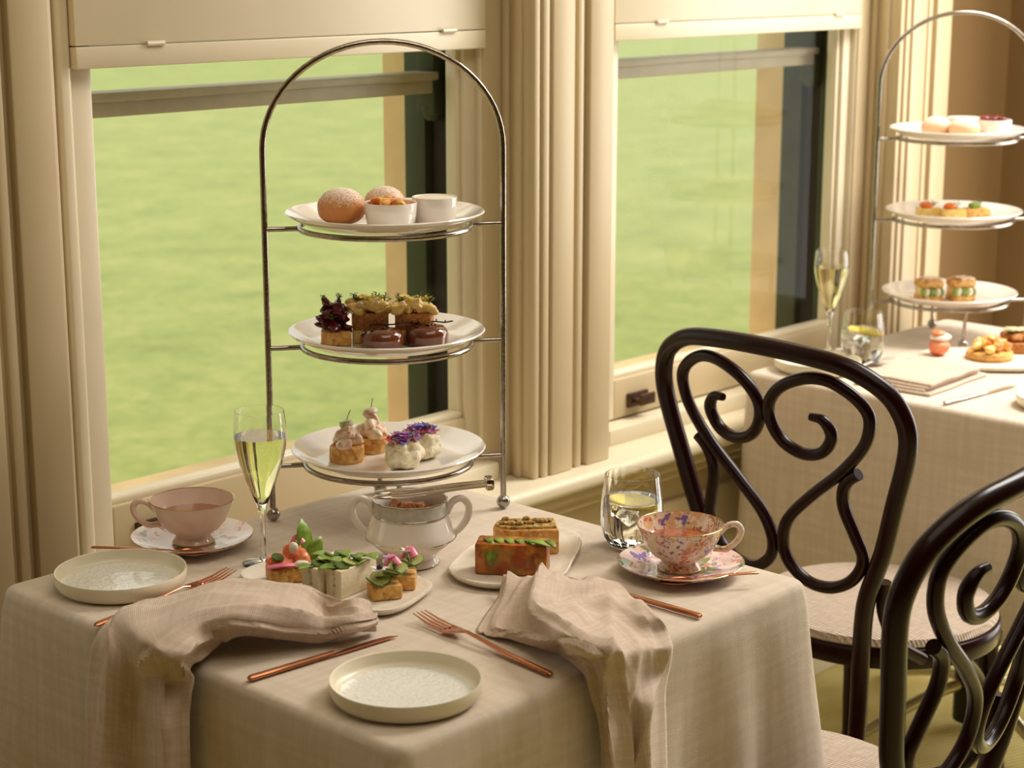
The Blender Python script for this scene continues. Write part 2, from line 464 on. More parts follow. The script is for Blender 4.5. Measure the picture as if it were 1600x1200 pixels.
def tube(bm, pts, rad, n=10, closed=False, flat=1.0):
    """round (or flattened) rod along points; rad a number or one per point; parallel-transport frame"""
    pts = [Vector(p) for p in pts]
    m = len(pts)
    rads = rad if isinstance(rad, (list, tuple)) else [rad] * m
    tang = []
    for i in range(m):
        a = pts[(i - 1) % m] if (closed or i > 0) else pts[i]
        b = pts[(i + 1) % m] if (closed or i < m - 1) else pts[i]
        t = (b - a)
        tang.append(t.normalized() if t.length > 1e-9 else Vector((0, 0, 1)))
    ref = Vector((0, 0, 1)) if abs(tang[0].z) < 0.9 else Vector((1, 0, 0))
    u = (ref - tang[0] * ref.dot(tang[0])).normalized()
    rings = []
    for i in range(m):
        u = (u - tang[i] * u.dot(tang[i])).normalized()
        v = tang[i].cross(u)
        rings.append([bm.verts.new(pts[i] + (u * math.cos(2 * math.pi * k / n) * flat + v * math.sin(2 * math.pi * k / n)) * rads[i]) for k in range(n)])
    for i in range(m if closed else m - 1):
        a, b = rings[i], rings[(i + 1) % m]
        for k in range(n):
            bm.faces.new((a[k], a[(k + 1) % n], b[(k + 1) % n], b[k]))
    if not closed:
        bm.faces.new(rings[0][::-1]); bm.faces.new(rings[-1])
    return bm

def box(bm, lo, hi, bevel=0.0, seg=2):
    ret = bmesh.ops.create_cube(bm, size=1.0)
    vs = ret['verts']
    for v in vs:
        v.co = Vector([lo[i] + (v.co[i] + 0.5) * (hi[i] - lo[i]) for i in range(3)])
    if bevel > 0:
        es = list({e for v in vs for e in v.link_edges})
        bmesh.ops.bevel(bm, geom=es, offset=bevel, segments=seg, profile=0.5, affect='EDGES')
    return bm

def blob(bm, loc, size, rough=0.15, freq=40.0, seed=0, sub=3, flatten_below=None):
    r = bmesh.ops.create_icosphere(bm, subdivisions=sub, radius=1.0)
    sx, sy, sz = size if isinstance(size, (tuple, list)) else (size,) * 3
    for v in r['verts']:
        d = v.co.copy()
        k = 1 + rough * noise.noise(Vector((d.x * sx, d.y * sy, d.z * sz)) * freq + Vector((seed * 7.3, seed * 3.1, seed * 1.7)))
        p = Vector((d.x * sx, d.y * sy, d.z * sz)) * k
        if flatten_below is not None and p.z < flatten_below: p.z = flatten_below
        v.co = p + Vector(loc)
    return bm

def prism(bm, outline, z0, z1, bevel=0.0, seg=2):
    """closed outline (x, y) extruded from z0 to z1 with rounded top and bottom edges"""
    n = len(outline)
    cx = sum(p[0] for p in outline) / n; cy = sum(p[1] for p in outline) / n
    levels = [(z0, bevel)]
    if bevel > 0:
        levels = [(z0, bevel), (z0 + bevel * 0.3, bevel * 0.3), (z0 + bevel, 0), (z1 - bevel, 0), (z1 - bevel * 0.3, bevel * 0.3), (z1, bevel)]
    else: levels = [(z0, 0), (z1, 0)]
    rings = []
    for z, off in levels:
        ring = []
        for x, y in outline:
            d = math.hypot(x - cx, y - cy); s = (d - off) / d if d > 1e-9 else 1
            ring.append(bm.verts.new((cx + (x - cx) * s, cy + (y - cy) * s, z)))
        rings.append(ring)
    for a, b in zip(rings[:-1], rings[1:]):
        for k in range(n): bm.faces.new((a[k], a[(k + 1) % n], b[(k + 1) % n], b[k]))
    bm.faces.new(rings[0][::-1]); bm.faces.new(rings[-1])
    return bm

def leaf(bm, base, direction, length, width, curl=0.3, up=(0, 0, 1), seg=5):
    """a curved pointed leaf or petal, given a little thickness by a doubled back face"""
    base = Vector(base); d = Vector(direction).normalized(); upv = Vector(up)
    side = d.cross(upv)
    side = side.normalized() if side.length > 1e-6 else Vector((1, 0, 0))
    nrm = side.cross(d).normalized()
    rows = []
    for i in range(seg + 1):
        t = i / seg
        w = width * 0.5 * (math.sin(math.pi * min(1, t * 0.92 + 0.06)) ** 0.8)
        c = base + d * (length * t) - nrm * (curl * length * t * t)
        rows.append([bm.verts.new(c - side * w + nrm * w * 0.25), bm.verts.new(c - nrm * 0.0004), bm.verts.new(c + side * w + nrm * w * 0.25)])
    for a, b in zip(rows[:-1], rows[1:]):
        for k in (0, 1): bm.faces.new((a[k], a[k + 1], b[k + 1], b[k]))
    return bm

def flower(bm, c, rad, petals, tilt=0.5, seed=0):
    rr = random.Random(seed)
    for k in range(petals):
        a = 2 * math.pi * k / petals + rr.random() * 0.4
        leaf(bm, c, (math.cos(a), math.sin(a), tilt), rad, rad * 0.55, 0.1 + rr.random() * 0.3, seg=3)
    return bm

def sprig(bm, base, height, n, seed):
    rr = random.Random(seed)
    for k in range(n):
        a = rr.random() * 6.28; t = 0.4 + rr.random() * 0.5
        p0 = Vector(base); p1 = p0 + Vector((math.cos(a) * height * (1 - t), math.sin(a) * height * (1 - t), height * t))
        tube(bm, [p0, (p0 + p1) / 2 + Vector((0, 0, height * 0.08)), p1], 0.0006, n=4)
        for j in range(3):
            q = p0.lerp(p1, 0.55 + 0.2 * j)
            b = rr.random() * 6.28
            leaf(bm, q, (math.cos(b), math.sin(b), 0.5), height * 0.32, height * 0.12, 0.2, seg=2)
    return bm

def fold_height(u, v, seed):
    """sharp-crested folds running along the cloth, wandering and dying out, as in crumpled linen"""
    h = 0.0
    rr = random.Random(seed * 31)
    for k in range(4):
        f = 1.3 + 0.7 * k; ph = rr.random() * 6.28; sl = (rr.random() - 0.5) * 2.4
        w = noise.noise(Vector((u * 1.1 + k * 3.1, v * 0.8, seed))) * 0.7
        ridge = 1 - abs(math.sin(math.pi * (f * v + sl * u + w) + ph))
        gate = max(0.0, 0.45 + 0.9 * noise.noise(Vector((u * 1.2, v * 1.2, k * 5.7 + seed))))
        h += (ridge ** 2.0 - 0.32) * gate / (1 + 0.35 * k)
    return h

def grid_surface(bm, rows, per_u=5, per_v=5, thick=0.0016, wr=0.0, seed=0, uvs=1.0, fold=0.0, zmin=None):
    """smooth surface through a net of control points (catmull in both directions), with fine wrinkles and uv in metres"""
    cols_dense = [catmull(r, per_v) for r in rows]
    nv = len(cols_dense[0])
    lines = [catmull([cols_dense[i][j] for i in range(len(rows))], per_u) for j in range(nv)]
    nu = len(lines[0])
    uvl = bm.loops.layers.uv.new('UVMap')
    g = [[None] * nv for _ in range(nu)]
    U = [[0.0] * nv for _ in range(nu)]; V = [[0.0] * nv for _ in range(nu)]
    for i in range(nu):
        for j in range(nv):
            p = lines[j][i].copy()
            if wr:
                k = noise.noise(p * 26 + Vector((seed, 0, 0))) * wr + noise.noise(p * 70 + Vector((0, seed, 0))) * wr * 0.25
                p += Vector((k * 0.5, k * 0.5, k))
            if fold:
                a = lines[j][min(i + 1, nu - 1)] - lines[j][max(i - 1, 0)]
                b = lines[min(j + 1, nv - 1)][i] - lines[max(j - 1, 0)][i]
                nr = a.cross(b)
                if nr.length > 1e-9:
                    nr.normalize()
                    if nr.z < 0: nr = -nr
                    if abs(nr.z) < 0.5: nr = nr if nr.dot(Vector((-1, -1, 0))) > 0 else -nr
                    edge = min(1.0, j / 4, (nv - 1 - j) / 4)
                    p += nr * fold * fold_height(i / (nu - 1) * 2, j / (nv - 1), seed) * (0.35 + 0.65 * edge)
            if zmin is not None and p.x > T1[0] - 0.002 and p.y > T1[1] - 0.002 and p.z < zmin: p.z = zmin
            g[i][j] = bm.verts.new(p)
            if i: U[i][j] = U[i - 1][j] + (lines[j][i] - lines[j][i - 1]).length
            if j: V[i][j] = V[i][j - 1] + (lines[j][i] - lines[j - 1][i]).length
    lu = sum(U[nu - 1]) / nv; lv = sum(V[i][nv - 1] for i in range(nu)) / nu
    for i in range(nu):
        for j in range(nv): U[i][j] = lu * i / (nu - 1); V[i][j] = lv * j / (nv - 1)
    for i in range(nu - 1):
        for j in range(nv - 1):
            f = bm.faces.new((g[i][j], g[i + 1][j], g[i + 1][j + 1], g[i][j + 1]))
            for lp, (a, b) in zip(f.loops, ((i, j), (i + 1, j), (i + 1, j + 1), (i, j + 1))):
                lp[uvl].uv = (U[a][b] * uvs, V[a][b] * uvs)
    return bm

def planar_uv(bm, s=1.0):
    uvl = bm.loops.layers.uv.verify()
    for f in bm.faces:
        for lp in f.loops:
            lp[uvl].uv = (lp.vert.co.x * s, lp.vert.co.y * s)

def solidify(o, t):
    md = o.modifiers.new('thickness', 'SOLIDIFY'); md.thickness = t; md.offset = 0
    return o

# ------------------------------------------------------------------ the setting
TZ = 0.75            # table-top height
WIN_W, WIN_PITCH = 0.73, 1.13
WIN_L = [1.50 - WIN_PITCH, 1.50, 1.50 + WIN_PITCH]    # left edges of the glass of three windows (the first mostly out of frame)
WALL_X0, WALL_X1 = -2.6, 4.06
ROOM_Y0, CEIL = -3.2, 3.2

bm = BM(); box(bm, (WALL_X0, ROOM_Y0, -0.05), (WALL_X1, 2.5, 0.0))
structure(obj('floor', bm, 'carpet', smooth=False))
bm = BM(); box(bm, (WALL_X0, ROOM_Y0, CEIL), (WALL_X1, 2.5, CEIL + 0.05))
structure(obj('ceiling', bm, 'ceiling', smooth=False))
bm = BM(); box(bm, (WALL_X1, ROOM_Y0, 0), (WALL_X1 + 0.1, 2.5, CEIL))
structure(obj('wall_end', bm, 'wall', smooth=False))
bm = BM(); box(bm, (WALL_X0 - 0.1, ROOM_Y0, 0), (WALL_X0, 2.5, CEIL))
structure(obj('wall_left', bm, 'wall', smooth=False))
bm = BM(); box(bm, (WALL_X0, ROOM_Y0 - 0.1, 0), (WALL_X1, ROOM_Y0, CEIL))
structure(obj('wall_back', bm, 'wall', smooth=False))

# window wall: dado below, solid piers between the windows, solid above the heads
LEDGE_Z = 0.632
GLASS_Z0, HEAD_Z = 0.752, 1.375
wall = thing('wall_window', '', ''); del wall['label']; del wall['category']; structure(wall)
bm = BM(); box(bm, (WALL_X0, 2.15, 0), (WALL_X1, 2.36, 0.60)); obj('dado', bm, 'cream', wall, False)
bm = BM(); box(bm, (WALL_X0, 2.15, 2.55), (WALL_X1, 2.36, CEIL)); obj('upper_wall', bm, 'cream', wall, False)
piers = [(WALL_X0, WIN_L[0] - 0.06)] + [(WIN_L[i] + WIN_W + 0.045, WIN_L[i + 1] - 0.06) for i in range(2)] + [(WIN_L[2] + WIN_W + 0.045, WALL_X1)]
for a, b in piers:
    bm = BM(); box(bm, (a, 2.205, 0.60), (b, 2.36, 2.55)); obj('pier', bm, 'cream' if b < 3.9 else 'wall', wall, False)
# outer stone face with reveals
stone_piers = [(WALL_X0, WIN_L[0] - 0.02)] + [(WIN_L[i] + WIN_W + 0.065, WIN_L[i + 1] - 0.02) for i in range(2)] + [(WIN_L[2] + WIN_W + 0.065, WALL_X1)]
for a, b in stone_piers:
    bm = BM(); box(bm, (a, 2.365, -0.6), (b, 2.475, 3.3), 0.004); obj('stone_pier', bm, 'stone', wall, False)
bm = BM(); box(bm, (WALL_X0, 2.365, -0.6), (WALL_X1, 2.475, 0.60)); obj('stone_base', bm, 'stone', wall, False)
bm = BM(); box(bm, (WALL_X0, 2.365, 2.6), (WALL_X1, 2.475, 3.3)); obj('stone_lintel', bm, 'stone', wall, False)

# dado ledge running under the pilasters: top board with a rounded nose and a small moulding beneath
bm = BM(); box(bm, (WALL_X0, 2.075, LEDGE_Z - 0.032), (WALL_X1, 2.36, LEDGE_Z), 0.012, 3)
trim = structure(obj('trim_1', bm, 'cream_light'))
bm = BM(); box(bm, (WALL_X0, 2.105, LEDGE_Z - 0.062), (WALL_X1, 2.16, LEDGE_Z - 0.03), 0.01, 3); obj('moulding', bm, 'cream', trim)
bm = BM(); box(bm, (WALL_X0, 2.13, LEDGE_Z - 0.085), (WALL_X1, 2.16, LEDGE_Z - 0.06), 0.005); obj('moulding', bm, 'cream', trim)
# raised dado panels below the ledge
for i in range(3):
    bm = BM(); x0 = WIN_L[i] - 0.02
    box(bm, (x0, 2.135, 0.16), (x0 + WIN_W + 0.06, 2.152, 0.50), 0.006); obj('dado_panel', bm, 'cream', wall)
bm = BM(); box(bm, (WALL_X0, 2.12, 0), (WALL_X1, 2.16, 0.11), 0.008)
structure(obj('baseboard_window', bm, 'cream_light'))

# pilasters: a core with applied flat strips and beads that leave flutes between them
PIL_C = [WIN_L[0] + WIN_W + 0.18, WIN_L[1] + WIN_W + 0.18, WIN_L[2] + WIN_W + 0.18]
for c in PIL_C:
    pl = thing('trim_pilaster', '', ''); del pl['label']; del pl['category']; structure(pl)
    bm = BM(); box(bm, (c - 0.10, 2.128, LEDGE_Z), (c + 0.10, 2.21, 2.56), 0.004); obj('pilaster_core', bm, 'cream', pl)
    for a, b, y in ((-0.100, -0.086, 2.118), (-0.080, -0.064, 2.116), (-0.058, -0.002, 2.114), (0.010, 0.026, 2.118), (0.036, 0.098, 2.113)):
        bm = BM(); box(bm, (c + a, y, LEDGE_Z), (c + b, 2.135, 2.56), 0.0035, 2); obj('pilaster_strip', bm, 'cream', pl)
    # half-round beads on both flanks, and the flat back-board beside the window frames
    for s in (-1, 1):
        for k in (0, 1):
            bm = BM(); box(bm, (c + s * (0.103 + 0.0) - 0.006, 2.145 + 0.028 * k, LEDGE_Z), (c + s * 0.103 + 0.006, 2.160 + 0.028 * k, 2.56), 0.004, 2)
            obj('flank_bead', bm, 'cream', pl)
        bm = BM(); x0, x1 = sorted((c + s * 0.10, c + s * 0.150)); box(bm, (x0, 2.188, LEDGE_Z), (x1, 2.21, 2.56), 0.004); obj('back_board', bm, 'cream', pl)

# sash windows
for i, xl in enumerate(WIN_L):
    xr = xl + WIN_W
    w = thing('window_%d' % (i + 1), '', ''); del w['label']; del w['category']; structure(w)
    fr = M['cream_light']
    # inner lower sash
    bm = BM(); box(bm, (xl - 0.045, 2.205, LEDGE_Z + 0.035), (xl, 2.245, 1.50), 0.004); obj('sash_stile', bm, fr, w)
    bm = BM(); box(bm, (xr, 2.205, LEDGE_Z + 0.035), (xr + 0.03, 2.245, 1.50), 0.004); obj('sash_stile', bm, fr, w)
    bm = BM(); box(bm, (xl - 0.001, 2.205, LEDGE_Z + 0.035), (xr + 0.001, 2.245, GLASS_Z0 - 0.008), 0.004); obj('bottom_rail', bm, 'cream', w)
    bm = BM(); box(bm, (xl - 0.001, 2.212, GLASS_Z0 - 0.012), (xr + 0.001, 2.24, GLASS_Z0 + 0.004), 0.006, 3); obj('glazing_bead', bm, fr, w)
    bm = BM(); box(bm, (xr - 0.010, 2.214, GLASS_Z0), (xr + 0.002, 2.24, 1.46), 0.004, 2); obj('glazing_bead', bm, fr, w)
    # stop beads each side and sill strip under the sash
    bm = BM(); box(bm, (xr + 0.026, 2.192, LEDGE_Z), (xr + 0.048, 2.215, 2.55), 0.006, 3); obj('stop_bead', bm, fr, w)
    bm = BM(); box(bm, (xl - 0.062, 2.192, LEDGE_Z), (xl - 0.040, 2.215, 2.55), 0.006, 3); obj('stop_bead', bm, fr, w)
    bm = BM(); box(bm, (xl - 0.06, 2.165, LEDGE_Z - 0.002), (xr + 0.045, 2.36, LEDGE_Z + 0.032), 0.006, 2); obj('sill', bm, 'cream_light', w)
    # bronze sash lift on the bottom rail
    lift = None
    bm = BM(); box(bm, (xl + 0.035, 2.199, 0.684), (xl + 0.095, 2.206, 0.712), 0.002)
    box(bm, (xl + 0.045, 2.178, 0.694), (xl + 0.088, 2.2, 0.702), 0.002); box(bm, (xl + 0.045, 2.176, 0.690), (xl + 0.088, 2.182, 0.712), 0.002)
    obj('sash_lift', bm, 'bronze', w)
    # glass of the lower sash
    bm = BM(); box(bm, (xl - 0.002, 2.226, GLASS_Z0 - 0.01), (xr + 0.002, 2.229, 1.46)); obj('pane', bm, 'pane', w, False)
    # head board closing the window above, with a joint and a small hinge
    bm = BM(); box(bm, (xl - 0.04, 2.180, HEAD_Z), (xr + 0.028, 2.204, HEAD_Z + 0.030), 0.0025); hb = obj('head_board', bm, 'cream_light', w)
    bm = BM(); box(bm, (xl - 0.04, 2.181, HEAD_Z + 0.0312), (xr + 0.028, 2.204, 2.55), 0.0015); obj('head_board', bm, 'cream_light', w)
    bm = BM(); tube(bm, [(xl + 0.075, 2.178, HEAD_Z + 0.031), (xl + 0.105, 2.178, HEAD_Z + 0.031)], 0.0035, 8); obj('hinge', bm, 'cream_light', w)
    bm = BM(); tube(bm, [(xr - 0.075, 2.178, HEAD_Z + 0.031), (xr - 0.045, 2.178, HEAD_Z + 0.031)], 0.0035, 8); obj('hinge', bm, 'cream_light', w)
    # upper sash in the outer plane: meeting rail with horns, stiles, pane
    bm = BM(); box(bm, (xl - 0.03, 2.275, 1.298), (xr + 0.005, 2.315, 1.328), 0.003); box(bm, (xl - 0.03, 2.268, 1.320), (xr + 0.005, 2.318, 1.334), 0.003)
    obj('meeting_rail', bm, 'outer_sash', w)
    for s in (-1, 1):
        x0 = xr - 0.005 if s > 0 else xl - 0.04
        bm = BM(); box(bm, (x0, 2.272, 1.262), (x0 + 0.038, 2.315, 2.5), 0.004); obj('upper_stile', bm, 'green_frame' if s > 0 else 'outer_sash', w)
        bm = BM(); tube(bm, catmull([(x0 + 0.019, 2.293, 1.275), (x0 + 0.019, 2.293, 1.262), (x0 + 0.019, 2.293, 1.250)], 3), [0.021, 0.021, 0.02, 0.018, 0.016, 0.014, 0.01], 12); obj('horn', bm, 'green_frame', w)
    bm = BM(); box(bm, (xl, 2.29, 1.33), (xr, 2.293, 2.5)); obj('pane', bm, 'pane', w, False)
    # box frame: dark channel and green outer lining at the far side of the opening
    bm = BM(); box(bm, (xr + 0.035, 2.255, 0.66), (xr + 0.055, 2.36, 2.55)); obj('channel', bm, 'dark_gap', w, False)
    bm = BM(); box(bm, (xr + 0.024, 2.262, 0.66), (xr + 0.06, 2.275, 2.55), 0.002); obj('parting_bead', bm, 'green_frame', w)
    bm = BM(); box(bm, (xr + 0.018, 2.318, 0.66), (xr + 0.075, 2.37, 2.55), 0.004); obj('outer_lining', bm, 'green_frame', w)
    bm = BM(); box(bm, (xl - 0.06, 2.30, 0.66), (xl - 0.025, 2.37, 2.55), 0.004); obj('outer_lining', bm, 'green_frame', w)
    bm = BM(); box(bm, (xl - 0.04, 2.36, 0.60), (xr + 0.07, 2.56, 0.66), 0.008); obj('stone_sill', bm, 'stone', w)

# lawn outside
bm = BM(); box(bm, (-40, 2.6, -0.65), (160, 150, -0.6))
lawn = obj('lawn', bm, 'grass', smooth=False)
lawn['kind'] = 'structure'

# ------------------------------------------------------------------ tables and cloths
def make_cloth(x0, y0, x1, y1, ztop, drop, seed, flare=0.05, ripples=()):
    """square cloth: flat top, rounded edge, hanging skirt with corner flares and ripples"""
    bm = BM(); uvl = bm.loops.layers.uv.new('UVMap')
    cr = 0.022
    # perimeter points with outward normal and corner weight
    per = []
    corners = [((x0, y0), (-1, -1)), ((x1, y0), (1, -1)), ((x1, y1), (1, 1)), ((x0, y1), (-1, 1))]
    N = 44
    for ci in range(4):
        (cx, cy), (sx, sy) = corners[ci]
        (nx, ny), (tx, ty) = corners[(ci + 1) % 4]
        ccx, ccy = cx - sx * cr, cy - sy * cr
        a0 = {(-1, -1): math.pi, (1, -1): 1.5 * math.pi, (1, 1): 0.0, (-1, 1): 0.5 * math.pi}[(sx, sy)]
        for k in range(7):
            a = a0 + (math.pi / 2) * k / 6
            per.append((ccx + cr * math.cos(a), ccy + cr * math.sin(a), math.cos(a), math.sin(a), 1.0, ci, 0.0))
        ex, ey = nx - tx * cr, ny - ty * cr
        sxp, syp = per[-1][0], per[-1][1]
        a_end = a0 + math.pi / 2
        dx, dy = math.cos(a_end), math.sin(a_end)
        lx = nx - tx * cr if abs(dx) < 0.5 else per[-1][0]
        ly = ny - ty * cr if abs(dy) < 0.5 else per[-1][1]
        for k in range(1, N):
            t = k / N
            px_ = sxp + (lx - sxp) * t; py_ = syp + (ly - syp) * t
            dist = min(t, 1 - t) * math.hypot(lx - sxp, ly - syp)
            per.append((px_, py_, dx, dy, math.exp(-(dist / 0.055) ** 2), ci, t))
    n = len(per)
    er = 0.012
    rings = []   # (list of verts, uv list)
    cxm, cym = (x0 + x1) / 2, (y0 + y1) / 2
    levels = [('top', s) for s in (0.12, 0.35, 0.6, 0.8, 0.92, 0.97)] + [('edge', k / 5) for k in range(0, 6)] + [('skirt', k / 14) for k in range(1, 15)]
    for kind, s in levels:
        ring = []
        for (x, y, nx, ny, cw, ci, t) in per:
            ix, iy = x - nx * er, y - ny * er
            if kind == 'top':
                p = Vector((cxm + (ix - cxm) * s, cym + (iy - cym) * s, ztop))
                p.z += 0.0005 * noise.noise(Vector((p.x * 9, p.y * 9, seed)))
                d = 0
            elif kind == 'edge':
                a = s * math.pi / 2
                p = Vector((ix + nx * er * math.sin(a), iy + ny * er * math.sin(a), ztop - er + er * math.cos(a))); d = er * a
            else:
                dz = s * (drop - er)
                fl = flare * cw * s ** 1.1
                rp = 0.0
                for (c_i, tt, wd, amp) in ripples:
                    if c_i == ci and t > 0: rp += amp * math.exp(-((t - tt) / wd) ** 2) * s
                rp += 0.006 * s * noise.noise(Vector((x * 11, y * 11, seed + 4))) + 0.002 * noise.noise(Vector((x * 30, y * 30, dz * 8 + seed)))
                o = 0.003 + fl + max(-0.004, rp)
                # beside a corner flare the cloth is drawn inwards a little
                p = Vector((x + nx * o, y + ny * o, ztop - er - dz)); d = er * 1.57 + dz
            ring.append((bm.verts.new(p), (p.x + nx * d, p.y + ny * d)))
        rings.append(ring)
    c = bm.verts.new((cxm, cym, ztop))
    def put(f, uvlist):
        for lp, uv in zip(f.loops, uvlist): lp[uvl].uv = uv
    for k in range(n):
        k2 = (k + 1) % n
        f = bm.faces.new((c, rings[0][k][0], rings[0][k2][0])); put(f, [(cxm, cym), rings[0][k][1], rings[0][k2][1]])
    for a, b in zip(rings[:-1], rings[1:]):
        for k in range(n):
            k2 = (k + 1) % n
            f = bm.faces.new((a[k][0], b[k][0], b[k2][0], a[k2][0])); put(f, [a[k][1], b[k][1], b[k2][1], a[k2][1]])
    return bm

def make_table(x0, y0, x1, y1, label):
    cx, cy = (x0 + x1) / 2, (y0 + y1) / 2
    t = thing('dining_table', label, 'table', (cx, cy, 0))
    hx, hy = (x1 - x0) / 2 - 0.018, (y1 - y0) / 2 - 0.018
    bm = BM(); box(bm, (-hx, -hy, TZ - 0.032), (hx, hy, TZ - 0.004), 0.006); obj('table_top', bm, 'wood', t)
    bm = BM(); lathe(bm, [(0, 0.02), (0.035, 0.02), (0.035, 0.7), (0.10, 0.715), (0.10, TZ - 0.032), (0, TZ - 0.032)], 24); obj('pedestal', bm, 'table_leg', t)
    for k in range(4):
        a = math.pi / 4 + k * math.pi / 2 + 0.35
        d = lambda r, z: (r * math.cos(a), r * math.sin(a), z)
        bm = BM(); tube(bm, catmull([d(0.02, 0.10), d(0.10, 0.085), d(0.20, 0.05), d(0.285, 0.014)], 6), 0.012, 10); ft = obj('curved_foot', bm, 'pale_metal', t)
        bm = BM(); lathe(bm, [(0, 0.0), (0.014, 0.001), (0.016, 0.008), (0.012, 0.015), (0, 0.016)], 16, d(0.287, 0.0)); obj('foot_pad', bm, 'table_leg', ft)
    return t

T1 = (1.186, 1.270, 1.908, 2.005)
T2 = (2.835, 1.42, 3.57, 2.055)
make_table(*T1, 'square pedestal table hidden under the nearest linen cloth')
make_table(*T2, 'square pedestal table under the linen cloth behind the dark chairs')
o = obj('tablecloth', make_cloth(*T1, TZ, 0.262, 1.0, flare=0.035, ripples=((1, 0.12, 0.05, 0.012), (0, 0.55, 0.06, 0.016), (0, 0.68, 0.05, -0.008), (0, 0.80, 0.05, 0.018), (0, 0.92, 0.04, 0.010), (3, 0.3, 0.08, 0.006))), 'cloth')
solidify(o, 0.0012)
tag(o, 'beige linen cloth on the nearest table, carrying the tall cake stand', 'tablecloth', 'linen tablecloths')
o = obj('tablecloth', make_cloth(*T2, TZ, 0.40, 5.0, flare=0.012, ripples=((3, 0.25, 0.07, 0.008), (3, 0.45, 0.06, -0.004), (3, 0.62, 0.08, 0.008), (3, 0.8, 0.05, 0.006), (0, 0.3, 0.08, 0.02), (0, 0.6, 0.1, 0.02))), 'cloth')
solidify(o, 0.0012)
tag(o, 'beige linen cloth hanging low from the table behind the dark chairs', 'tablecloth', 'linen tablecloths')

# ------------------------------------------------------------------ bentwood chairs
OUT = [(0.135, 0.47), (0.150, 0.56), (0.172, 0.62), (0.188, 0.66), (0.210, 0.735), (0.231, 0.806), (0.238, 0.85), (0.230, 0.885), (0.212, 0.912), (0.178, 0.934), (0.137, 0.947), (0.07, 0.954), (0, 0.956)]
ROD = [(.085, .857), (.107, .854), (.119, .832), (.102, .804), (.069, .794), (.033, .806), (.0125, .833), (.0105, .865), (.035, .895), (.079, .916), (.119, .919), (.155, .904), (.178, .882), (.182, .858),
       (.169, .822), (.13, .776), (.075, .728), (.027, .68), (.0105, .638), (.019, .603), (.053, .578), (.095, .578), (.133, .6), (.153, .637), (.144, .673), (.129, .717), (.130, .745), (.140, .764), (.158, .778)]
def back_pt(u, z):
    return (-0.20 * (z - 0.47) - 0.035 * (1 - min(1, (u / 0.24) ** 2)) + 0.035, u, z)

def make_chair(label, loc, rz):
    t = thing('bentwood_chair', label, 'chair', loc, rz, 'dark bentwood cafe chairs')
    # the back frame and the rear legs are one bent rod: +x is forward, y to the side
    half = [back_pt(u, z) for u, z in OUT]
    left = [(p[0], p[1], p[2]) for p in half]
    right = [(p[0], -p[1], p[2]) for p in half[::-1]][1:]
    legs_l = [(-0.10, 0.185, 0.0), (-0.045, 0.165, 0.18), (0.0, 0.142, 0.36)]
    legs_r = [(x, -y, z) for x, y, z in legs_l[::-1]]
    path = catmull(legs_l + left + right + legs_r, 6)
    rads = [0.0125 + 0.002 * min(1, max(0, p.z / 0.45)) for p in path]
    bm = BM(); tube(bm, path, rads, 14); obj('back_frame', bm, 'wood', t)
    for s in (1, -1):
        pts = catmull([(back_pt(u, z)[0], s * u, z) for u, z in ROD], 6)
        m = len(pts)
        rr = [0.0098 * (0.62 + 0.38 * min(1, k / 10)) for k in range(m)]
        bm = BM(); tube(bm, pts, rr, 12); obj('back_scroll', bm, 'wood', t)
    # seat: bent ring, upholstered pad
    sc = 0.235
    def rnd(a, r): return (sc + r * math.cos(a) * 0.98, r * math.sin(a))
    ring = [rnd(2 * math.pi * k / 56, 0.205) for k in range(56)]
    bm = BM(); prism(bm, ring, 0.425, 0.462, 0.008); obj('seat_ring', bm, 'wood', t)
    bm = BM()
    lathe(bm, [(0, 0.455), (0.192, 0.455), (0.199, 0.464), (0.194, 0.474), (0.17, 0.479), (0.11, 0.482), (0, 0.483)], 56, (sc, 0, 0)); planar_uv(bm)
    obj('seat_pad', bm, 'seat_fabric', t)
    for s in (1, -1):
        bm = BM(); tube(bm, catmull([(sc + 0.125, s * 0.135, 0.43), (sc + 0.14, s * 0.146, 0.25), (sc + 0.175, s * 0.172, 0.0)], 6), [0.0185, 0.0185, 0.018, 0.018, 0.017, 0.017, 0.016, 0.016, 0.015, 0.0145, 0.014, 0.0135, 0.013], 14); obj('front_leg', bm, 'wood', t)
        bm = BM(); lathe(bm, [(0.0, 0.40), (0.024, 0.402), (0.026, 0.412), (0.024, 0.424), (0.0, 0.426)], 16, (sc + 0.126, s * 0.136, 0)); obj('leg_collar', bm, 'wood', t)
        # hip brace between post and seat ring
        bm = BM(); tube(bm, catmull([(0.012, s * 0.172, 0.60), (0.02, s * 0.166, 0.55), (0.055, s * 0.17, 0.49), (0.11, s * 0.18, 0.452)], 5), 0.0105, 10); obj('hip_brace', bm, 'wood', t)
    # arched braces under the seat, from each front leg up to the ring
    for s in (1, -1):
        bm = BM(); tube(bm, catmull([(sc + 0.150, s * 0.150, 0.25), (sc + 0.10, s * 0.148, 0.34), (sc + 0.03, s * 0.165, 0.40), (sc - 0.04, s * 0.185, 0.428)], 5), 0.009, 10); obj('leg_brace', bm, 'wood', t)
    return t

make_chair('dark bentwood chair with heart scroll back, facing the farther table', (2.345, 1.60, 0), math.radians(-4))
make_chair('dark bentwood chair cut off by the right edge of the picture', (1.897, 1.056, 0), math.radians(95))

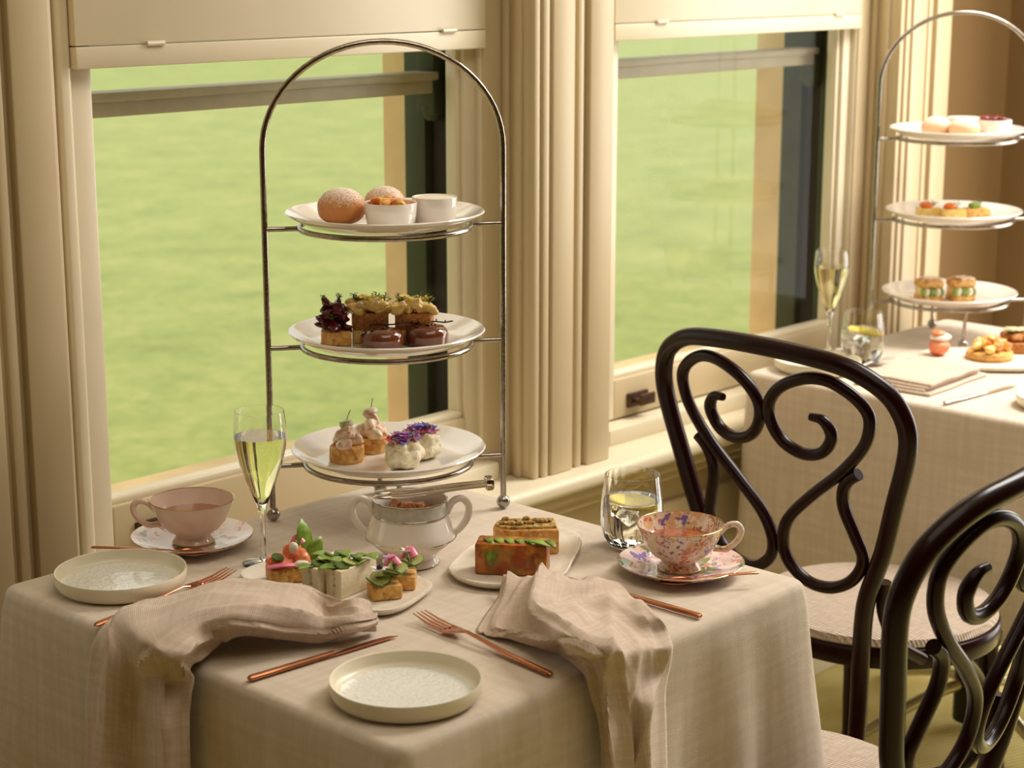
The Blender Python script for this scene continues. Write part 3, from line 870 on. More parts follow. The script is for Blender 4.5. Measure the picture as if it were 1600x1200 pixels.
# ------------------------------------------------------------------ cake stands
def make_plate(label, loc, group, d=0.274):
    r = d / 2
    bm = BM()
    lathe(bm, [(0, 0.0), (r * 0.52, 0.0), (r * 0.56, 0.0015), (r * 0.80, 0.008), (r * 0.985, 0.0215), (r, 0.0235), (r * 0.99, 0.0252), (r * 0.96, 0.0238), (r * 0.80, 0.0125), (r * 0.66, 0.0065), (r * 0.5, 0.0055), (0, 0.0055)], 64)
    o = obj('dinner_plate', bm, 'porcelain', loc=loc)
    return tag(o, label, 'plate', group)

def make_stand(label, loc, rz):
    t = thing('cake_stand', label, 'cake stand', loc, rz, 'three-tier cake stands')
    hw, spring, apex = 0.1645, 0.517, 0.662
    path = [(-hw, 0, 0.012), (-hw, 0, 0.15), (-hw, 0, 0.30), (-hw, 0, 0.44)]
    path += [(-hw * math.cos(a), 0, spring + (apex - spring) * math.sin(a)) for a in [math.pi * k / 32 for k in range(33)]]
    path += [(hw, 0, 0.44), (hw, 0, 0.30), (hw, 0, 0.15), (hw, 0, 0.012)]
    bm = BM(); tube(bm, path, 0.0043, 12); obj('arch_frame', bm, 'steel', t)
    for z in (0.079, 0.247, 0.412):
        bm = BM(); tube(bm, [(0.118 * math.cos(2 * math.pi * k / 64), 0.118 * math.sin(2 * math.pi * k / 64), z) for k in range(64)], 0.004, 10, closed=True); rg = obj('plate_ring', bm, 'steel', t)
        for s in (-1, 1):
            bm = BM(); tube(bm, [(s * 0.117, 0, z), (s * hw, 0, z)], 0.0036, 10); obj('ring_arm', bm, 'steel', rg)
    for s in (-1, 1):
        bm = BM(); tube(bm, [(0, s * 0.1165, 0.079), (0, s * 0.112, 0.05), (0, s * 0.108, 0.012)], 0.0036, 10); obj('foot_rod', bm, 'steel', t)
    for x, y in ((-hw, 0), (hw, 0), (0, 0.108), (0, -0.108)):
        bm = BM(); bmesh.ops.create_uvsphere(bm, u_segments=24, v_segments=14, radius=0.0098, matrix=Matrix.Translation((x, y, 0.0098))); obj('ball_foot', bm, 'steel', t)
    return t

SC = (1.734, 1.868)          # centre of the near stand
SRZ = math.atan2(-0.193, 0.266)
make_stand('tall three-tier pewter cake stand on the nearest table', (SC[0], SC[1], TZ + 0.0014), SRZ)
TIER = [0.8275, 0.9955, 1.1605]     # underside of the plates
for z, lb in zip(TIER, ('bottom', 'middle', 'top')):
    make_plate('white porcelain plate on the %s tier of the near cake stand' % lb, (SC[0], SC[1], z), 'plates on the near cake stand')
SC2 = (3.375, 1.935)
make_stand('blurred three-tier cake stand on the table behind the chairs', (SC2[0], SC2[1], TZ + 0.0014), SRZ - 0.12)
for z, lb in zip(TIER, ('bottom', 'middle', 'top')):
    make_plate('white plate on the %s tier of the far cake stand' % lb, (SC2[0], SC2[1], z), 'plates on the far cake stand')

# ------------------------------------------------------------------ tableware
RV = Vector((math.cos(YAW), -math.sin(YAW)))      # the direction along the picture plane, used only to lay the table
AV = Vector((math.sin(YAW), math.cos(YAW)))
def lay(c, a, b): return (c[0] + RV.x * a + AV.x * b, c[1] + RV.y * a + AV.y * b)

def make_flute(label, loc):
    t = thing('champagne_flute', label, 'glass', loc, 0, 'champagne flutes')
    outer = [(0, 0), (0.027, 0.0), (0.028, 0.0012), (0.020, 0.003), (0.006, 0.006), (0.0036, 0.012), (0.0032, 0.04), (0.0036, 0.066), (0.006, 0.078), (0.0125, 0.094), (0.021, 0.116), (0.029, 0.140), (0.0338, 0.162), (0.0345, 0.176), (0.0335, 0.192), (0.0318, 0.206)]
    inner = [(0.0309, 0.206), (0.0326, 0.192), (0.0336, 0.176), (0.0329, 0.162), (0.0281, 0.140), (0.0201, 0.116), (0.0115, 0.094), (0.005, 0.083), (0, 0.081)]
    bm = BM(); lathe(bm, outer + inner, 48); obj('glass_bowl', bm, 'glass', t)
    liq = [(0, 0.0812), (0.0048, 0.0832), (0.0114, 0.0942), (0.0200, 0.1162), (0.0280, 0.140), (0.0328, 0.162), (0.0334, 0.1725), (0, 0.1725)]
    bm = BM(); lathe(bm, liq, 48); obj('sparkling_wine', bm, 'wine', t)
    return t

def make_tumbler(label, loc):
    t = thing('water_tumbler', label, 'glass', loc, 0, 'water tumblers')
    outer = [(0, 0), (0.024, 0.0), (0.030, 0.003), (0.038, 0.016), (0.0418, 0.034), (0.0422, 0.048), (0.0405, 0.070), (0.0380, 0.088), (0.0366, 0.101)]
    inner = [(0.0356, 0.101), (0.0370, 0.088), (0.0394, 0.070), (0.0410, 0.048), (0.0406, 0.034), (0.0366, 0.017), (0.028, 0.008), (0, 0.006)]
    rip = lambda a, z: 1 + (0.006 * math.sin(2 * math.pi * a * 20) if z > 0.012 else 0)
    bm = BM(); lathe(bm, outer, 120)
    lathe_in = inner
    bm.free()
    bm = BM(); lathe(bm, outer + inner, 120, ripple=rip); obj('glass_body', bm, 'glass', t)
    rip2 = lambda a, z: 0.9985 * rip(a, z)
    bm = BM(); lathe(bm, [(0, 0.0062), (0.0278, 0.0082), (0.0364, 0.0172), (0.0404, 0.034), (0.0408, 0.048), (0.0396, 0.066), (0, 0.066)], 120, ripple=rip2); obj('water', bm, 'water', t)
    rr = random.Random(3)
    for k in range(2):
        a = 1.0 + k * 2.6; p = Vector((math.cos(a) * 0.016, math.sin(a) * 0.016, 0.048))
        bm = BM(); box(bm, (-0.010, -0.010, -0.010), (0.010, 0.010, 0.010), 0.003)
        obj('ice_cube', bm, 'ice', t, loc=p, rot=(rr.random(), rr.random(), rr.random()))
    bm = BM(); lathe(bm, [(0, -0.002), (0.030, -0.002), (0.0315, 0.0), (0.030, 0.002), (0, 0.002)], 36); ls = obj('lemon_slice', bm, 'lemon_rind', t, loc=(0, 0, 0.062), rot=(0.12, 0.10, 0))
    bm = BM(); lathe(bm, [(0, -0.0024), (0.0275, -0.0024), (0.0275, 0.0024), (0, 0.0024)], 36); obj('lemon_flesh', bm, 'lemon', ls)
    return t

def ring_line(name, mat, r, z, th, parent):
    bm = BM(); tube(bm, [(r * math.cos(2 * math.pi * k / 64), r * math.sin(2 * math.pi * k / 64), z) for k in range(64)], th, 6, closed=True)
    return obj(name, bm, mat, parent)

def make_cup(label, loc, rz, mat):
    t = thing('teacup', label, 'teacup', loc, rz, 'porcelain teacups')
    outer = [(0, 0.002), (0.022, 0.002), (0.027, 0.0), (0.0285, 0.002), (0.0262, 0.006), (0.0225, 0.0105), (0.026, 0.0145), (0.036, 0.021), (0.0445, 0.031), (0.0505, 0.044), (0.0545, 0.055), (0.0560, 0.0600)]
    inner = [(0.0548, 0.0600), (0.0530, 0.054), (0.0488, 0.043), (0.0428, 0.031), (0.034, 0.022), (0.022, 0.017), (0, 0.0155)]
    bm = BM(); lathe(bm, outer + inner, 64); obj('cup_body', bm, mat, t)
    bm = BM(); tube(bm, catmull([(0.049, 0, 0.046), (0.060, 0, 0.0565), (0.072, 0, 0.0585), (0.0785, 0, 0.050), (0.074, 0, 0.037), (0.060, 0, 0.026), (0.043, 0, 0.0265)], 6), 0.0033, 10, flat=1.25); obj('handle', bm, mat, t)
    ring_line('gilt_rim', 'gold', 0.0555, 0.0603, 0.0007, t)
    ring_line('gilt_line', 'gold', 0.0284, 0.0022, 0.0006, t)
    bm = BM(); lathe(bm, [(0, 0.036), (0.045, 0.036), (0.0465, 0.040), (0, 0.040)], 48); obj('tea', bm, 'tea', t)
    return t

def make_saucer(label, loc, rz, mat):
    t = thing('saucer', label, 'saucer', loc, rz, 'porcelain saucers')
    bm = BM(); lathe(bm, [(0, 0.001), (0.040, 0.001), (0.043, 0.0), (0.045, 0.0018), (0.060, 0.0055), (0.080, 0.0150), (0.0815, 0.0165), (0.0805, 0.0175), (0.060, 0.0085), (0.040, 0.0050), (0.033, 0.0046), (0, 0.0046)], 64); obj('saucer_body', bm, mat, t)
    ring_line('gilt_rim', 'gold', 0.0812, 0.0168, 0.0006, t)
    return t

def make_side_plate(label, loc, group='coupe side plates'):
    t = thing('side_plate', label, 'plate', loc, 0, group)
    r = 0.0825
    bm = BM(); lathe(bm, [(0, 0), (r * 0.86, 0), (r * 0.94, 0.003), (r * 0.99, 0.010), (r, 0.020), (r * 0.992, 0.0222), (r * 0.975, 0.0215), (r * 0.955, 0.011), (r * 0.90, 0.0065), (r * 0.86, 0.006), (0, 0.006)], 64); obj('plate_body', bm, 'plate_rim', t)
    bm = BM(); lathe(bm, [(0, 0.0055), (r * 0.875, 0.0055), (r * 0.87, 0.0064), (0, 0.0064)], 64); obj('embossed_well', bm, 'emboss', t)
    return t

def along(a, b):
    a, b = Vector(a), Vector(b); d = b - a
    return math.atan2(d.y, d.x), d.length

def make_knife(label, tip, end, mat, group):
    """local +x runs from the handle end to the blade tip"""
    rz, ln = along(end, tip)
    t = thing('table_knife', label, 'knife', end, rz, group)
    h = ln * 0.56
    bm = BM(); tube(bm, [(0.0, 0, 0.004), (0.003, 0, 0.004), (h * 0.5, 0, 0.004), (h, 0, 0.004)], [0.003, 0.0052, 0.0048, 0.0040], 12, flat=0.62); obj('handle', bm, mat, t)
    bm = BM()
    prof = []
    for k in range(13):
        s = k / 12; x = h - 0.002 + (ln - h) * s
        w = 0.0042 + 0.0042 * math.sin(min(1, s * 1.6) * math.pi / 2) if s < 0.62 else 0.0084 * math.sqrt(max(0, 1 - ((s - 0.62) / 0.38) ** 2))
        prof.append((x, -0.0042, w))
    lo = [bm.verts.new((x, y0, 0.0034)) for x, y0, w in prof]; hi = [bm.verts.new((x, y0 + w + 0.001, 0.0026)) for x, y0, w in prof]
    lo2 = [bm.verts.new((x, y0, 0.0018)) for x, y0, w in prof]; hi2 = [bm.verts.new((x, y0 + w + 0.001, 0.0022)) for x, y0, w in prof]
    for k in range(12):
        bm.faces.new((lo[k], lo[k + 1], hi[k + 1], hi[k])); bm.faces.new((lo2[k], hi2[k], hi2[k + 1], lo2[k + 1]))
        bm.faces.new((lo[k], lo2[k], lo2[k + 1], lo[k + 1])); bm.faces.new((hi[k], hi[k + 1], hi2[k + 1], hi2[k]))
    bm.faces.new((lo[0], hi[0], hi2[0], lo2[0])); bm.faces.new((lo[-1], lo2[-1], hi2[-1], hi[-1]))
    obj('blade', bm, mat, t)
    return t

def make_fork(label, tip, end, mat, group):
    rz, ln = along(end, tip)
    t = thing('table_fork', label, 'fork', end, rz, group)
    n0 = ln * 0.62
    bm = BM(); tube(bm, [(0, 0, 0.0035), (0.004, 0, 0.0035), (ln * 0.3, 0, 0.005), (ln * 0.5, 0, 0.009), (n0, 0, 0.011), (n0 + 0.012, 0, 0.0085)], [0.0025, 0.0050, 0.0046, 0.0036, 0.0030, 0.0034], 12, flat=0.55); obj('handle', bm, mat, t)
    bm = BM()
    hx = [(n0 + 0.006, 0.004, 0.0095), (n0 + 0.016, 0.0085, 0.0070), (n0 + 0.028, 0.0108, 0.0055), (n0 + 0.038, 0.0112, 0.0050)]
    rows = []
    for x, w, z in hx:
        rows.append([bm.verts.new((x, -w, z + 0.0012)), bm.verts.new((x, 0, z)), bm.verts.new((x, w, z + 0.0012)), bm.verts.new((x, w, z - 0.0006)), bm.verts.new((x, 0, z - 0.0018)), bm.verts.new((x, -w, z - 0.0006))])
    for a, b in zip(rows[:-1], rows[1:]):
        for k in range(6): bm.faces.new((a[k], a[(k + 1) % 6], b[(k + 1) % 6], b[k]))
    bm.faces.new(rows[0][::-1]); bm.faces.new(rows[-1])
    obj('head', bm, mat, t)
    x0 = n0 + 0.036
    for k in range(4):
        y = -0.0096 + 0.0064 * k
        bm = BM(); tube(bm, [(x0, y, 0.0052), ((x0 + ln) / 2, y * 0.98, 0.0062), (ln, y * 0.92, 0.0105)], [0.0017, 0.0016, 0.0008], 8, flat=0.8); obj('tine', bm, mat, t)
    return t

def make_spoon(label, bowl, end, mat, group, dz=0.0):
    rz, ln = along(end, bowl)
    t = thing('teaspoon', label, 'spoon', end, rz, group)
    b = ln - 0.020
    bm = BM(); tube(bm, [(0, 0, 0.005), (0.003, 0, 0.005), (ln * 0.4, 0, 0.0045), (b - 0.02, 0, 0.003), (b - 0.006, 0, 0.000)], [0.0015, 0.0030, 0.0024, 0.0016, 0.0018], 10, flat=0.6); obj('handle', bm, mat, t)
    bm = BM(); r = bmesh.ops.create_uvsphere(bm, u_segments=24, v_segments=12, radius=1.0)
    for v in r['verts']:
        z = v.co.z * 0.0045
        if v.co.z > 0: z = -v.co.z * 0.0033
        v.co = Vector((b + 0.012 + v.co.x * 0.022, v.co.y * (0.0135 - 0.002 * v.co.x), z + 0.0012))
    obj('bowl', bm, mat, t)
    return t

def make_slab(name, label, outline, z, h=0.011, mat='stoneware'):
    cx = sum(p[0] for p in outline) / len(outline); cy = sum(p[1] for p in outline) / len(outline)
    pts = [(p.x - cx, p.y - cy) for p in catmull([(x, y, 0) for x, y in outline], 5, closed=True)]
    bm = BM(); n = len(pts)
    levels = [(0.0, 0.88), (0.003, 0.96), (0.008, 1.0), (0.0105, 0.995), (0.0112, 0.975), (0.0095, 0.93), (0.0088, 0.80), (0.0085, 0.4)]
    rings = []
    for zz, s in levels:
        rings.append([bm.verts.new((x * s * (1 + 0.012 * noise.noise(Vector((x * 60, y * 60, 1)))), y * s, zz * h / 0.0112)) for x, y in pts])
    for a, b in zip(rings[:-1], rings[1:]):
        for k in range(n): bm.faces.new((a[k], a[(k + 1) % n], b[(k + 1) % n], b[k]))
    bm.faces.new(rings[0][::-1]); bm.faces.new(rings[-1])
    o = obj(name, bm, mat, loc=(cx, cy, z))
    return tag(o, label, 'plate', 'irregular stoneware plates')

ZT = TZ + 0.0014
CUT = 'copper cutlery on the nearest table'
make_flute('champagne flute beside the pink teacup on the near table', (1.471, 1.827, ZT))
make_tumbler('water tumbler with lemon slice behind the floral teacup', (1.856, 1.523, ZT))
make_saucer('saucer with green fern print under the pink teacup', (1.453, 1.955, ZT), 0.0, 'fern_saucer')
make_cup('pink porcelain teacup by the window, at the left of the near table', (1.455, 1.955, ZT + 0.005), math.radians(138), 'pink_cup')
make_spoon('teaspoon on the saucer of the pink teacup', (1.413 + 0.005, 1.896 - 0.002, ZT), (1.325, 2.003, ZT), 'copper', 'teaspoons on saucers').location.z = ZT + 0.0125
make_saucer('rose printed saucer under the floral teacup', (1.815, 1.407, ZT), 0.6, 'floral_saucer')
make_cup('rose printed floral teacup near the dark chair', (1.815, 1.409, ZT + 0.005), math.radians(-44), 'floral_cup')
make_spoon('teaspoon on the saucer of the floral teacup', (1.750, 1.372, ZT), (1.842, 1.303, ZT), 'copper', 'teaspoons on saucers').location.z = ZT + 0.0125
make_side_plate('embossed side plate at the left corner, beside the pink teacup', (1.292, 1.890, ZT))
make_side_plate('embossed side plate at the front corner, between knife and fork', (1.288, 1.366, ZT))
make_fork('copper fork half covered by the left napkin', (1.409, 1.816, ZT), (1.181, 1.786, ZT), 'copper', CUT)
make_knife('copper knife beside the front side plate', (1.406, 1.505, ZT), (1.199, 1.522, ZT), 'copper', CUT)
make_fork('copper fork with its tines towards the left napkin, beside the front plate', (1.462, 1.526, ZT), (1.436, 1.289, ZT), 'copper', CUT)
make_knife('copper knife under the right napkin, handle towards the floral teacup', (1.692, 1.497, ZT), (1.695, 1.282, ZT), 'copper', CUT)

# sugar bowl with tongs and lumps
SB = (1.606, 1.690)
t = thing('sugar_bowl', 'white two-handled sugar bowl with silver bands in front of the cake stand', 'sugar bowl', (SB[0], SB[1], ZT), -YAW)
bm = BM(); lathe(bm, [(0, 0.003), (0.028, 0.003), (0.034, 0.0), (0.0365, 0.002), (0.0345, 0.006), (0.0325, 0.010), (0.040, 0.019), (0.0585, 0.0355), (0.0590, 0.0385), (0.0565, 0.046), (0.0490, 0.068), (0.0470, 0.078), (0.0480, 0.087),
          (0.0465, 0.087), (0.0455, 0.078), (0.0475, 0.068), (0.0550, 0.046), (0.0565, 0.038), (0.039, 0.021), (0.02, 0.013), (0, 0.012)], 64); obj('bowl_body', bm, 'porcelain', t)
bm = BM(); lathe(bm, [(0.0494, 0.0690), (0.0476, 0.0780), (0.0484, 0.0860)], 64); obj('glazed_band', bm, 'grey_band', t)
for r, z in ((0.0481, 0.0872), (0.0496, 0.0685), (0.0594, 0.0370), (0.0366, 0.0016)): ring_line('silver_line', 'chrome', r, z, 0.0008, t)
for s in (-1, 1):
    bm = BM(); tube(bm, catmull([(s * 0.046, 0, 0.066), (s * 0.054, 0, 0.082), (s * 0.066, 0, 0.087), (s * 0.0755, 0, 0.078), (s * 0.074, 0, 0.062), (s * 0.064, 0, 0.047), (s * 0.055, 0, 0.040)], 6), 0.0036, 10, flat=1.35); obj('handle', bm, 'porcelain', t)
rr = random.Random(5)
for k in range(16):
    a = k * 2.4; rad = 0.009 * math.sqrt(k)
    bm = BM(); box(bm, (-0.008, -0.007, -0.006), (0.008, 0.007, 0.006), 0.0022)
    o = obj('sugar_lump', bm, 'sugar', loc=lay(SB, rad * math.cos(a), rad * math.sin(a)) + (ZT + 0.066 + 0.006 * rr.random(),), rot=(rr.random() * 0.8, rr.random() * 0.8, rr.random() * 3))
    tag(o, 'rough brown sugar lump in the white sugar bowl', 'sugar lump', 'brown sugar lumps in the bowl')
tg = thing('sugar_tongs', 'polished sugar tongs lying across the sugar bowl', 'tongs', lay(SB, 0.0, 0.0) + (ZT + 0.091,), -YAW + 0.16)
for s in (-1, 1):
    bm = BM(); tube(bm, catmull([(0.106, s * 0.0075, 0.012), (0.06, s * 0.0085, 0.009), (0.0, s * 0.011, 0.003), (-0.034, s * 0.010, 0.003)], 5), 0.0062, 10, flat=0.4); obj('arm', bm, 'chrome', tg)
    bm = BM(); r = bmesh.ops.create_uvsphere(bm, u_segments=16, v_segments=10, radius=1.0)
    for v in r['verts']: v.co = Vector((-0.034 + v.co.x * 0.015, s * 0.010 + v.co.y * 0.0075, 0.003 + v.co.z * 0.003))
    obj('claw', bm, 'chrome', tg)
bm = BM(); box(bm, (0.098, -0.012, 0.0045), (0.109, 0.012, 0.0200), 0.003); obj('spring_end', bm, 'chrome', tg)

# napkins: nets of control points in world metres
NAPL= [[(1.4143, 1.5603, 0.774), (1.4001, 1.5336, 0.778), (1.3803, 1.5089, 0.78), (1.3868, 1.5184, 0.768), (1.3966, 1.5371, 0.755)], [(1.3996, 1.5777, 0.78), (1.3747, 1.541, 0.786), (1.3452, 1.5083, 0.788), (1.3531, 1.5219, 0.77), (1.3635, 1.5416, 0.755)], [(1.3928, 1.6113, 0.78), (1.3805, 1.5978, 0.764), (1.3248, 1.5415, 0.782), (1.3192, 1.5321, 0.772), (1.3307, 1.5493, 0.755)], [(1.3912, 1.6489, 0.786), (1.3474, 1.6068, 0.796), (1.2972, 1.5589, 0.802), (1.2795, 1.5498, 0.786), (1.2879, 1.5753, 0.764)], [(1.3628, 1.6845, 0.788), (1.3176, 1.6466, 0.802), (1.2603, 1.5931, 0.814), (1.2301, 1.5675, 0.804), (1.2419, 1.5929, 0.776)], [(1.3516, 1.7576, 0.776), (1.2929, 1.6964, 0.798), (1.226, 1.6335, 0.81), (1.187, 1.5925, 0.804), (1.2202, 1.6031, 0.764)], [(1.3023, 1.7902, 0.76), (1.2386, 1.7197, 0.784), (1.1776, 1.6532, 0.798), (1.1408, 1.5869, 0.798), (1.1882, 1.5874, 0.762)], [(1.2422, 1.7988, 0.762), (1.1904, 1.744, 0.778), (1.1411, 1.6615, 0.786), (1.1279, 1.59, 0.786), (1.1703, 1.585, 0.758)], [(1.172, 1.7711, 0.7507), (1.152, 1.7087, 0.7568), (1.15, 1.6717, 0.7364), (1.16, 1.6252, 0.7371), (1.168, 1.5806, 0.7441)], [(1.168, 1.7923, 0.6819), (1.14, 1.7092, 0.7095), (1.155, 1.6821, 0.6932), (1.135, 1.5993, 0.708), (1.165, 1.5845, 0.7106)], [(1.166, 1.7958, 0.6244), (1.136, 1.7083, 0.6521), (1.158, 1.6838, 0.6446), (1.132, 1.5918, 0.6733), (1.163, 1.5835, 0.6657)], [(1.164, 1.7974, 0.5585), (1.132, 1.7038, 0.593), (1.158, 1.686, 0.5842), (1.13, 1.5892, 0.6214), (1.162, 1.5833, 0.6122)], [(1.162, 1.797, 0.5008), (1.13, 1.7031, 0.5361), (1.158, 1.6878, 0.5271), (1.128, 1.5878, 0.5686), (1.16, 1.5817, 0.5589)]]
NAPR= [[(1.6083, 1.5263, 0.772), (1.6074, 1.4938, 0.784), (1.6089, 1.4578, 0.792), (1.6451, 1.448, 0.782), (1.6998, 1.4584, 0.76)], [(1.5673, 1.4993, 0.758), (1.5564, 1.4558, 0.782), (1.567, 1.4197, 0.796), (1.6063, 1.3983, 0.796), (1.709, 1.4188, 0.762)], [(1.4805, 1.4487, 0.754), (1.4949, 1.4044, 0.774), (1.4989, 1.3599, 0.802), (1.5829, 1.3777, 0.786), (1.6673, 1.3687, 0.768)], [(1.4885, 1.4086, 0.755), (1.4643, 1.3381, 0.786), (1.4712, 1.3039, 0.808), (1.5782, 1.3487, 0.78), (1.6166, 1.3076, 0.788)], [(1.4906, 1.3701, 0.755), (1.444, 1.2909, 0.794), (1.4491, 1.2609, 0.81), (1.5508, 1.3009, 0.782), (1.5955, 1.2684, 0.786)], [(1.4844, 1.323, 0.756), (1.4458, 1.2625, 0.792), (1.45, 1.234, 0.802), (1.5414, 1.2645, 0.78), (1.6042, 1.258, 0.766)], [(1.4569, 1.2644, 0.757), (1.4554, 1.2428, 0.776), (1.464, 1.2212, 0.786), (1.5209, 1.229, 0.776), (1.5875, 1.2408, 0.758)], [(1.4616, 1.256, 0.7332), (1.464, 1.236, 0.7456), (1.4846, 1.226, 0.749), (1.5433, 1.24, 0.7338), (1.6052, 1.255, 0.7257)], [(1.4694, 1.254, 0.7087), (1.4602, 1.226, 0.7197), (1.503, 1.236, 0.7073), (1.5217, 1.222, 0.7132), (1.5941, 1.252, 0.6943)], [(1.4741, 1.252, 0.6735), (1.4605, 1.222, 0.6832), (1.5095, 1.236, 0.6669), (1.5213, 1.218, 0.6724), (1.5941, 1.25, 0.6513)], [(1.478, 1.25, 0.6267), (1.4609, 1.218, 0.6389), (1.514, 1.236, 0.6189), (1.5209, 1.214, 0.6275), (1.5943, 1.248, 0.5998)], [(1.4822, 1.248, 0.5714), (1.4616, 1.214, 0.5865), (1.5175, 1.236, 0.5627), (1.5197, 1.21, 0.5747), (1.5947, 1.246, 0.5437)]]
bm = BM(); grid_surface(bm, NAPL, 9, 14, wr=0.002, seed=1, fold=0.018, zmin=TZ + 0.0022)
o = solidify(obj('linen_napkin', bm, 'napkin'), 0.0016); tag(o, 'crumpled linen napkin falling over the left front edge of the near table', 'napkin', 'linen napkins')
bm = BM(); grid_surface(bm, NAPR, 9, 14, wr=0.002, seed=5, fold=0.018, zmin=TZ + 0.0022)
o = solidify(obj('linen_napkin', bm, 'napkin'), 0.0016); tag(o, 'crumpled linen napkin falling over the right front edge beside the quiche plate', 'napkin', 'linen napkins')

# stoneware plates
make_slab('stoneware_plate', 'irregular stoneware plate carrying the finger sandwiches', [(1.433, 1.563), (1.457, 1.554), (1.491, 1.561), (1.541, 1.583), (1.553, 1.614), (1.556, 1.65), (1.545, 1.71), (1.515, 1.77), (1.475, 1.805), (1.424, 1.806), (1.400, 1.785), (1.396, 1.74), (1.402, 1.67), (1.410, 1.60)], ZT)
make_slab('stoneware_plate', 'irregular stoneware plate carrying the two quiche slices', [(1.595, 1.608), (1.629, 1.634), (1.70, 1.664), (1.78, 1.664), (1.828, 1.640), (1.828, 1.598), (1.800, 1.563), (1.736, 1.522), (1.679, 1.490), (1.635, 1.498), (1.600, 1.524), (1.583, 1.563)], ZT)

# ------------------------------------------------------------------ food
SLZ = ZT + 0.0088         # upper face of the stoneware plates
def on_plate(c, tier, a, b): return lay(c, a, b) + (TIER[tier] + 0.0056,)

def make_bun(label, loc, d, h, mat, group):
    bm = BM(); r = bmesh.ops.create_icosphere(bm, subdivisions=4, radius=1.0)
    for v in r['verts']:
        x, y, z = v.co
        w = d / 2 * (1 + 0.03 * noise.noise(v.co * 2 + Vector(loc) * 9))
        zz = (z * 0.5 + 0.5) if z > 0 else 0.5 - 0.5 * (-z) ** 0.7 * 1.0
        v.co = Vector((x * w, y * w, max(0, min(1, zz)) * h))
    o = obj('bun', bm, mat, loc=loc); return tag(o, label, 'bun', group)

def make_ramekin(label, loc, d, h, fill, fillmat, group, seed=0):
    t = thing('ramekin', label, 'ramekin', loc, 0, group)
    r = d / 2
    bm = BM(); lathe(bm, [(0, 0), (r * 0.80, 0), (r * 0.90, h * 0.1), (r * 0.97, h * 0.5), (r, h * 0.97), (r * 0.985, h), (r * 0.93, h * 0.97), (r * 0.90, h * 0.5), (r * 0.8, h * 0.25), (0, h * 0.22)], 48); obj('ramekin_body', bm, 'porcelain', t)
    bm = BM(); lathe(bm, [(0, h * 0.3), (r * 0.86, h * 0.5), (r * 0.92, h * fill), (r * 0.6, h * (fill + 0.03)), (0, h * (fill + 0.04))], 40); obj('filling', bm, fillmat, t)
    if fillmat in ('jam', 'berry_jam'):
        rr = random.Random(seed)
        for k in range(7):
            a = k * 0.9; q = r * 0.45 * (k % 3) / 2 + r * 0.15
            bm = BM(); blob(bm, (0, 0, 0), (r * 0.34, r * 0.24, r * 0.18), 0.5, 90, k + seed, 2)
            obj('fruit_chunk', bm, fillmat, t, loc=(q * math.cos(a), q * math.sin(a), h * (fill + 0.08 + 0.08 * rr.random())), rot=(0, 0, a))
    return t

BUNS = 'sugar dusted buns on the near stand'
make_bun('sugar dusted bun at the front left of the top tier', on_plate(SC, 2, -0.059, -0.002), 0.066, 0.051, 'bun', BUNS)
make_bun('sugar dusted bun behind the jam pot on the top tier', on_plate(SC, 2, -0.004, 0.055), 0.058, 0.046, 'bun', BUNS)
make_ramekin('small white pot of apricot jam on the near stand', on_plate(SC, 2, 0.010, -0.030), 0.072, 0.035, 0.86, 'jam', 'white ramekins', 1)
make_ramekin('small white pot filled level with clotted cream on the near stand', on_plate(SC, 2, 0.068, 0.004), 0.062, 0.038, 0.955, 'cream_food', 'white ramekins', 2)

def make_tart(name, label, cat, loc, rz, group): return thing(name, label, cat, loc, rz, group)

# beetroot tart, middle tier left
t = make_tart('beetroot_tart', 'small tart piled with dark beetroot slices on the middle tier', 'tart', on_plate(SC, 1, -0.069, -0.012), -YAW + 0.1, None)
bm = BM(); box(bm, (-0.021, -0.018, 0), (0.021, 0.018, 0.020), 0.003); obj('pastry_base', bm, 'pastry', t)
rr = random.Random(21)
for k in range(13):
    lv = k / 12; rad = 0.016 * (1 - 0.45 * lv)
    a = k * 2.4
    bm = BM(); blob(bm, (0, 0, 0), (0.013 - 0.003 * lv, 0.011 - 0.002 * lv, 0.0055), 0.6, 120, k, 3)
    obj('beetroot_slice', bm, 'beet', t, loc=(rad * math.cos(a) - 0.003, rad * 0.7 * math.sin(a), 0.023 + 0.034 * lv), rot=(rr.uniform(-0.9, 0.9), rr.uniform(-0.9, 0.9), a))
bm = BM()
for k, p in enumerate(((-0.016, 0.004, 0.058), (0.004, 0.006, 0.060), (-0.006, -0.012, 0.036), (0.012, -0.012, 0.040))): sprig(bm, p, 0.012, 5, k)
obj('herb_sprig', bm, 'herb', t)

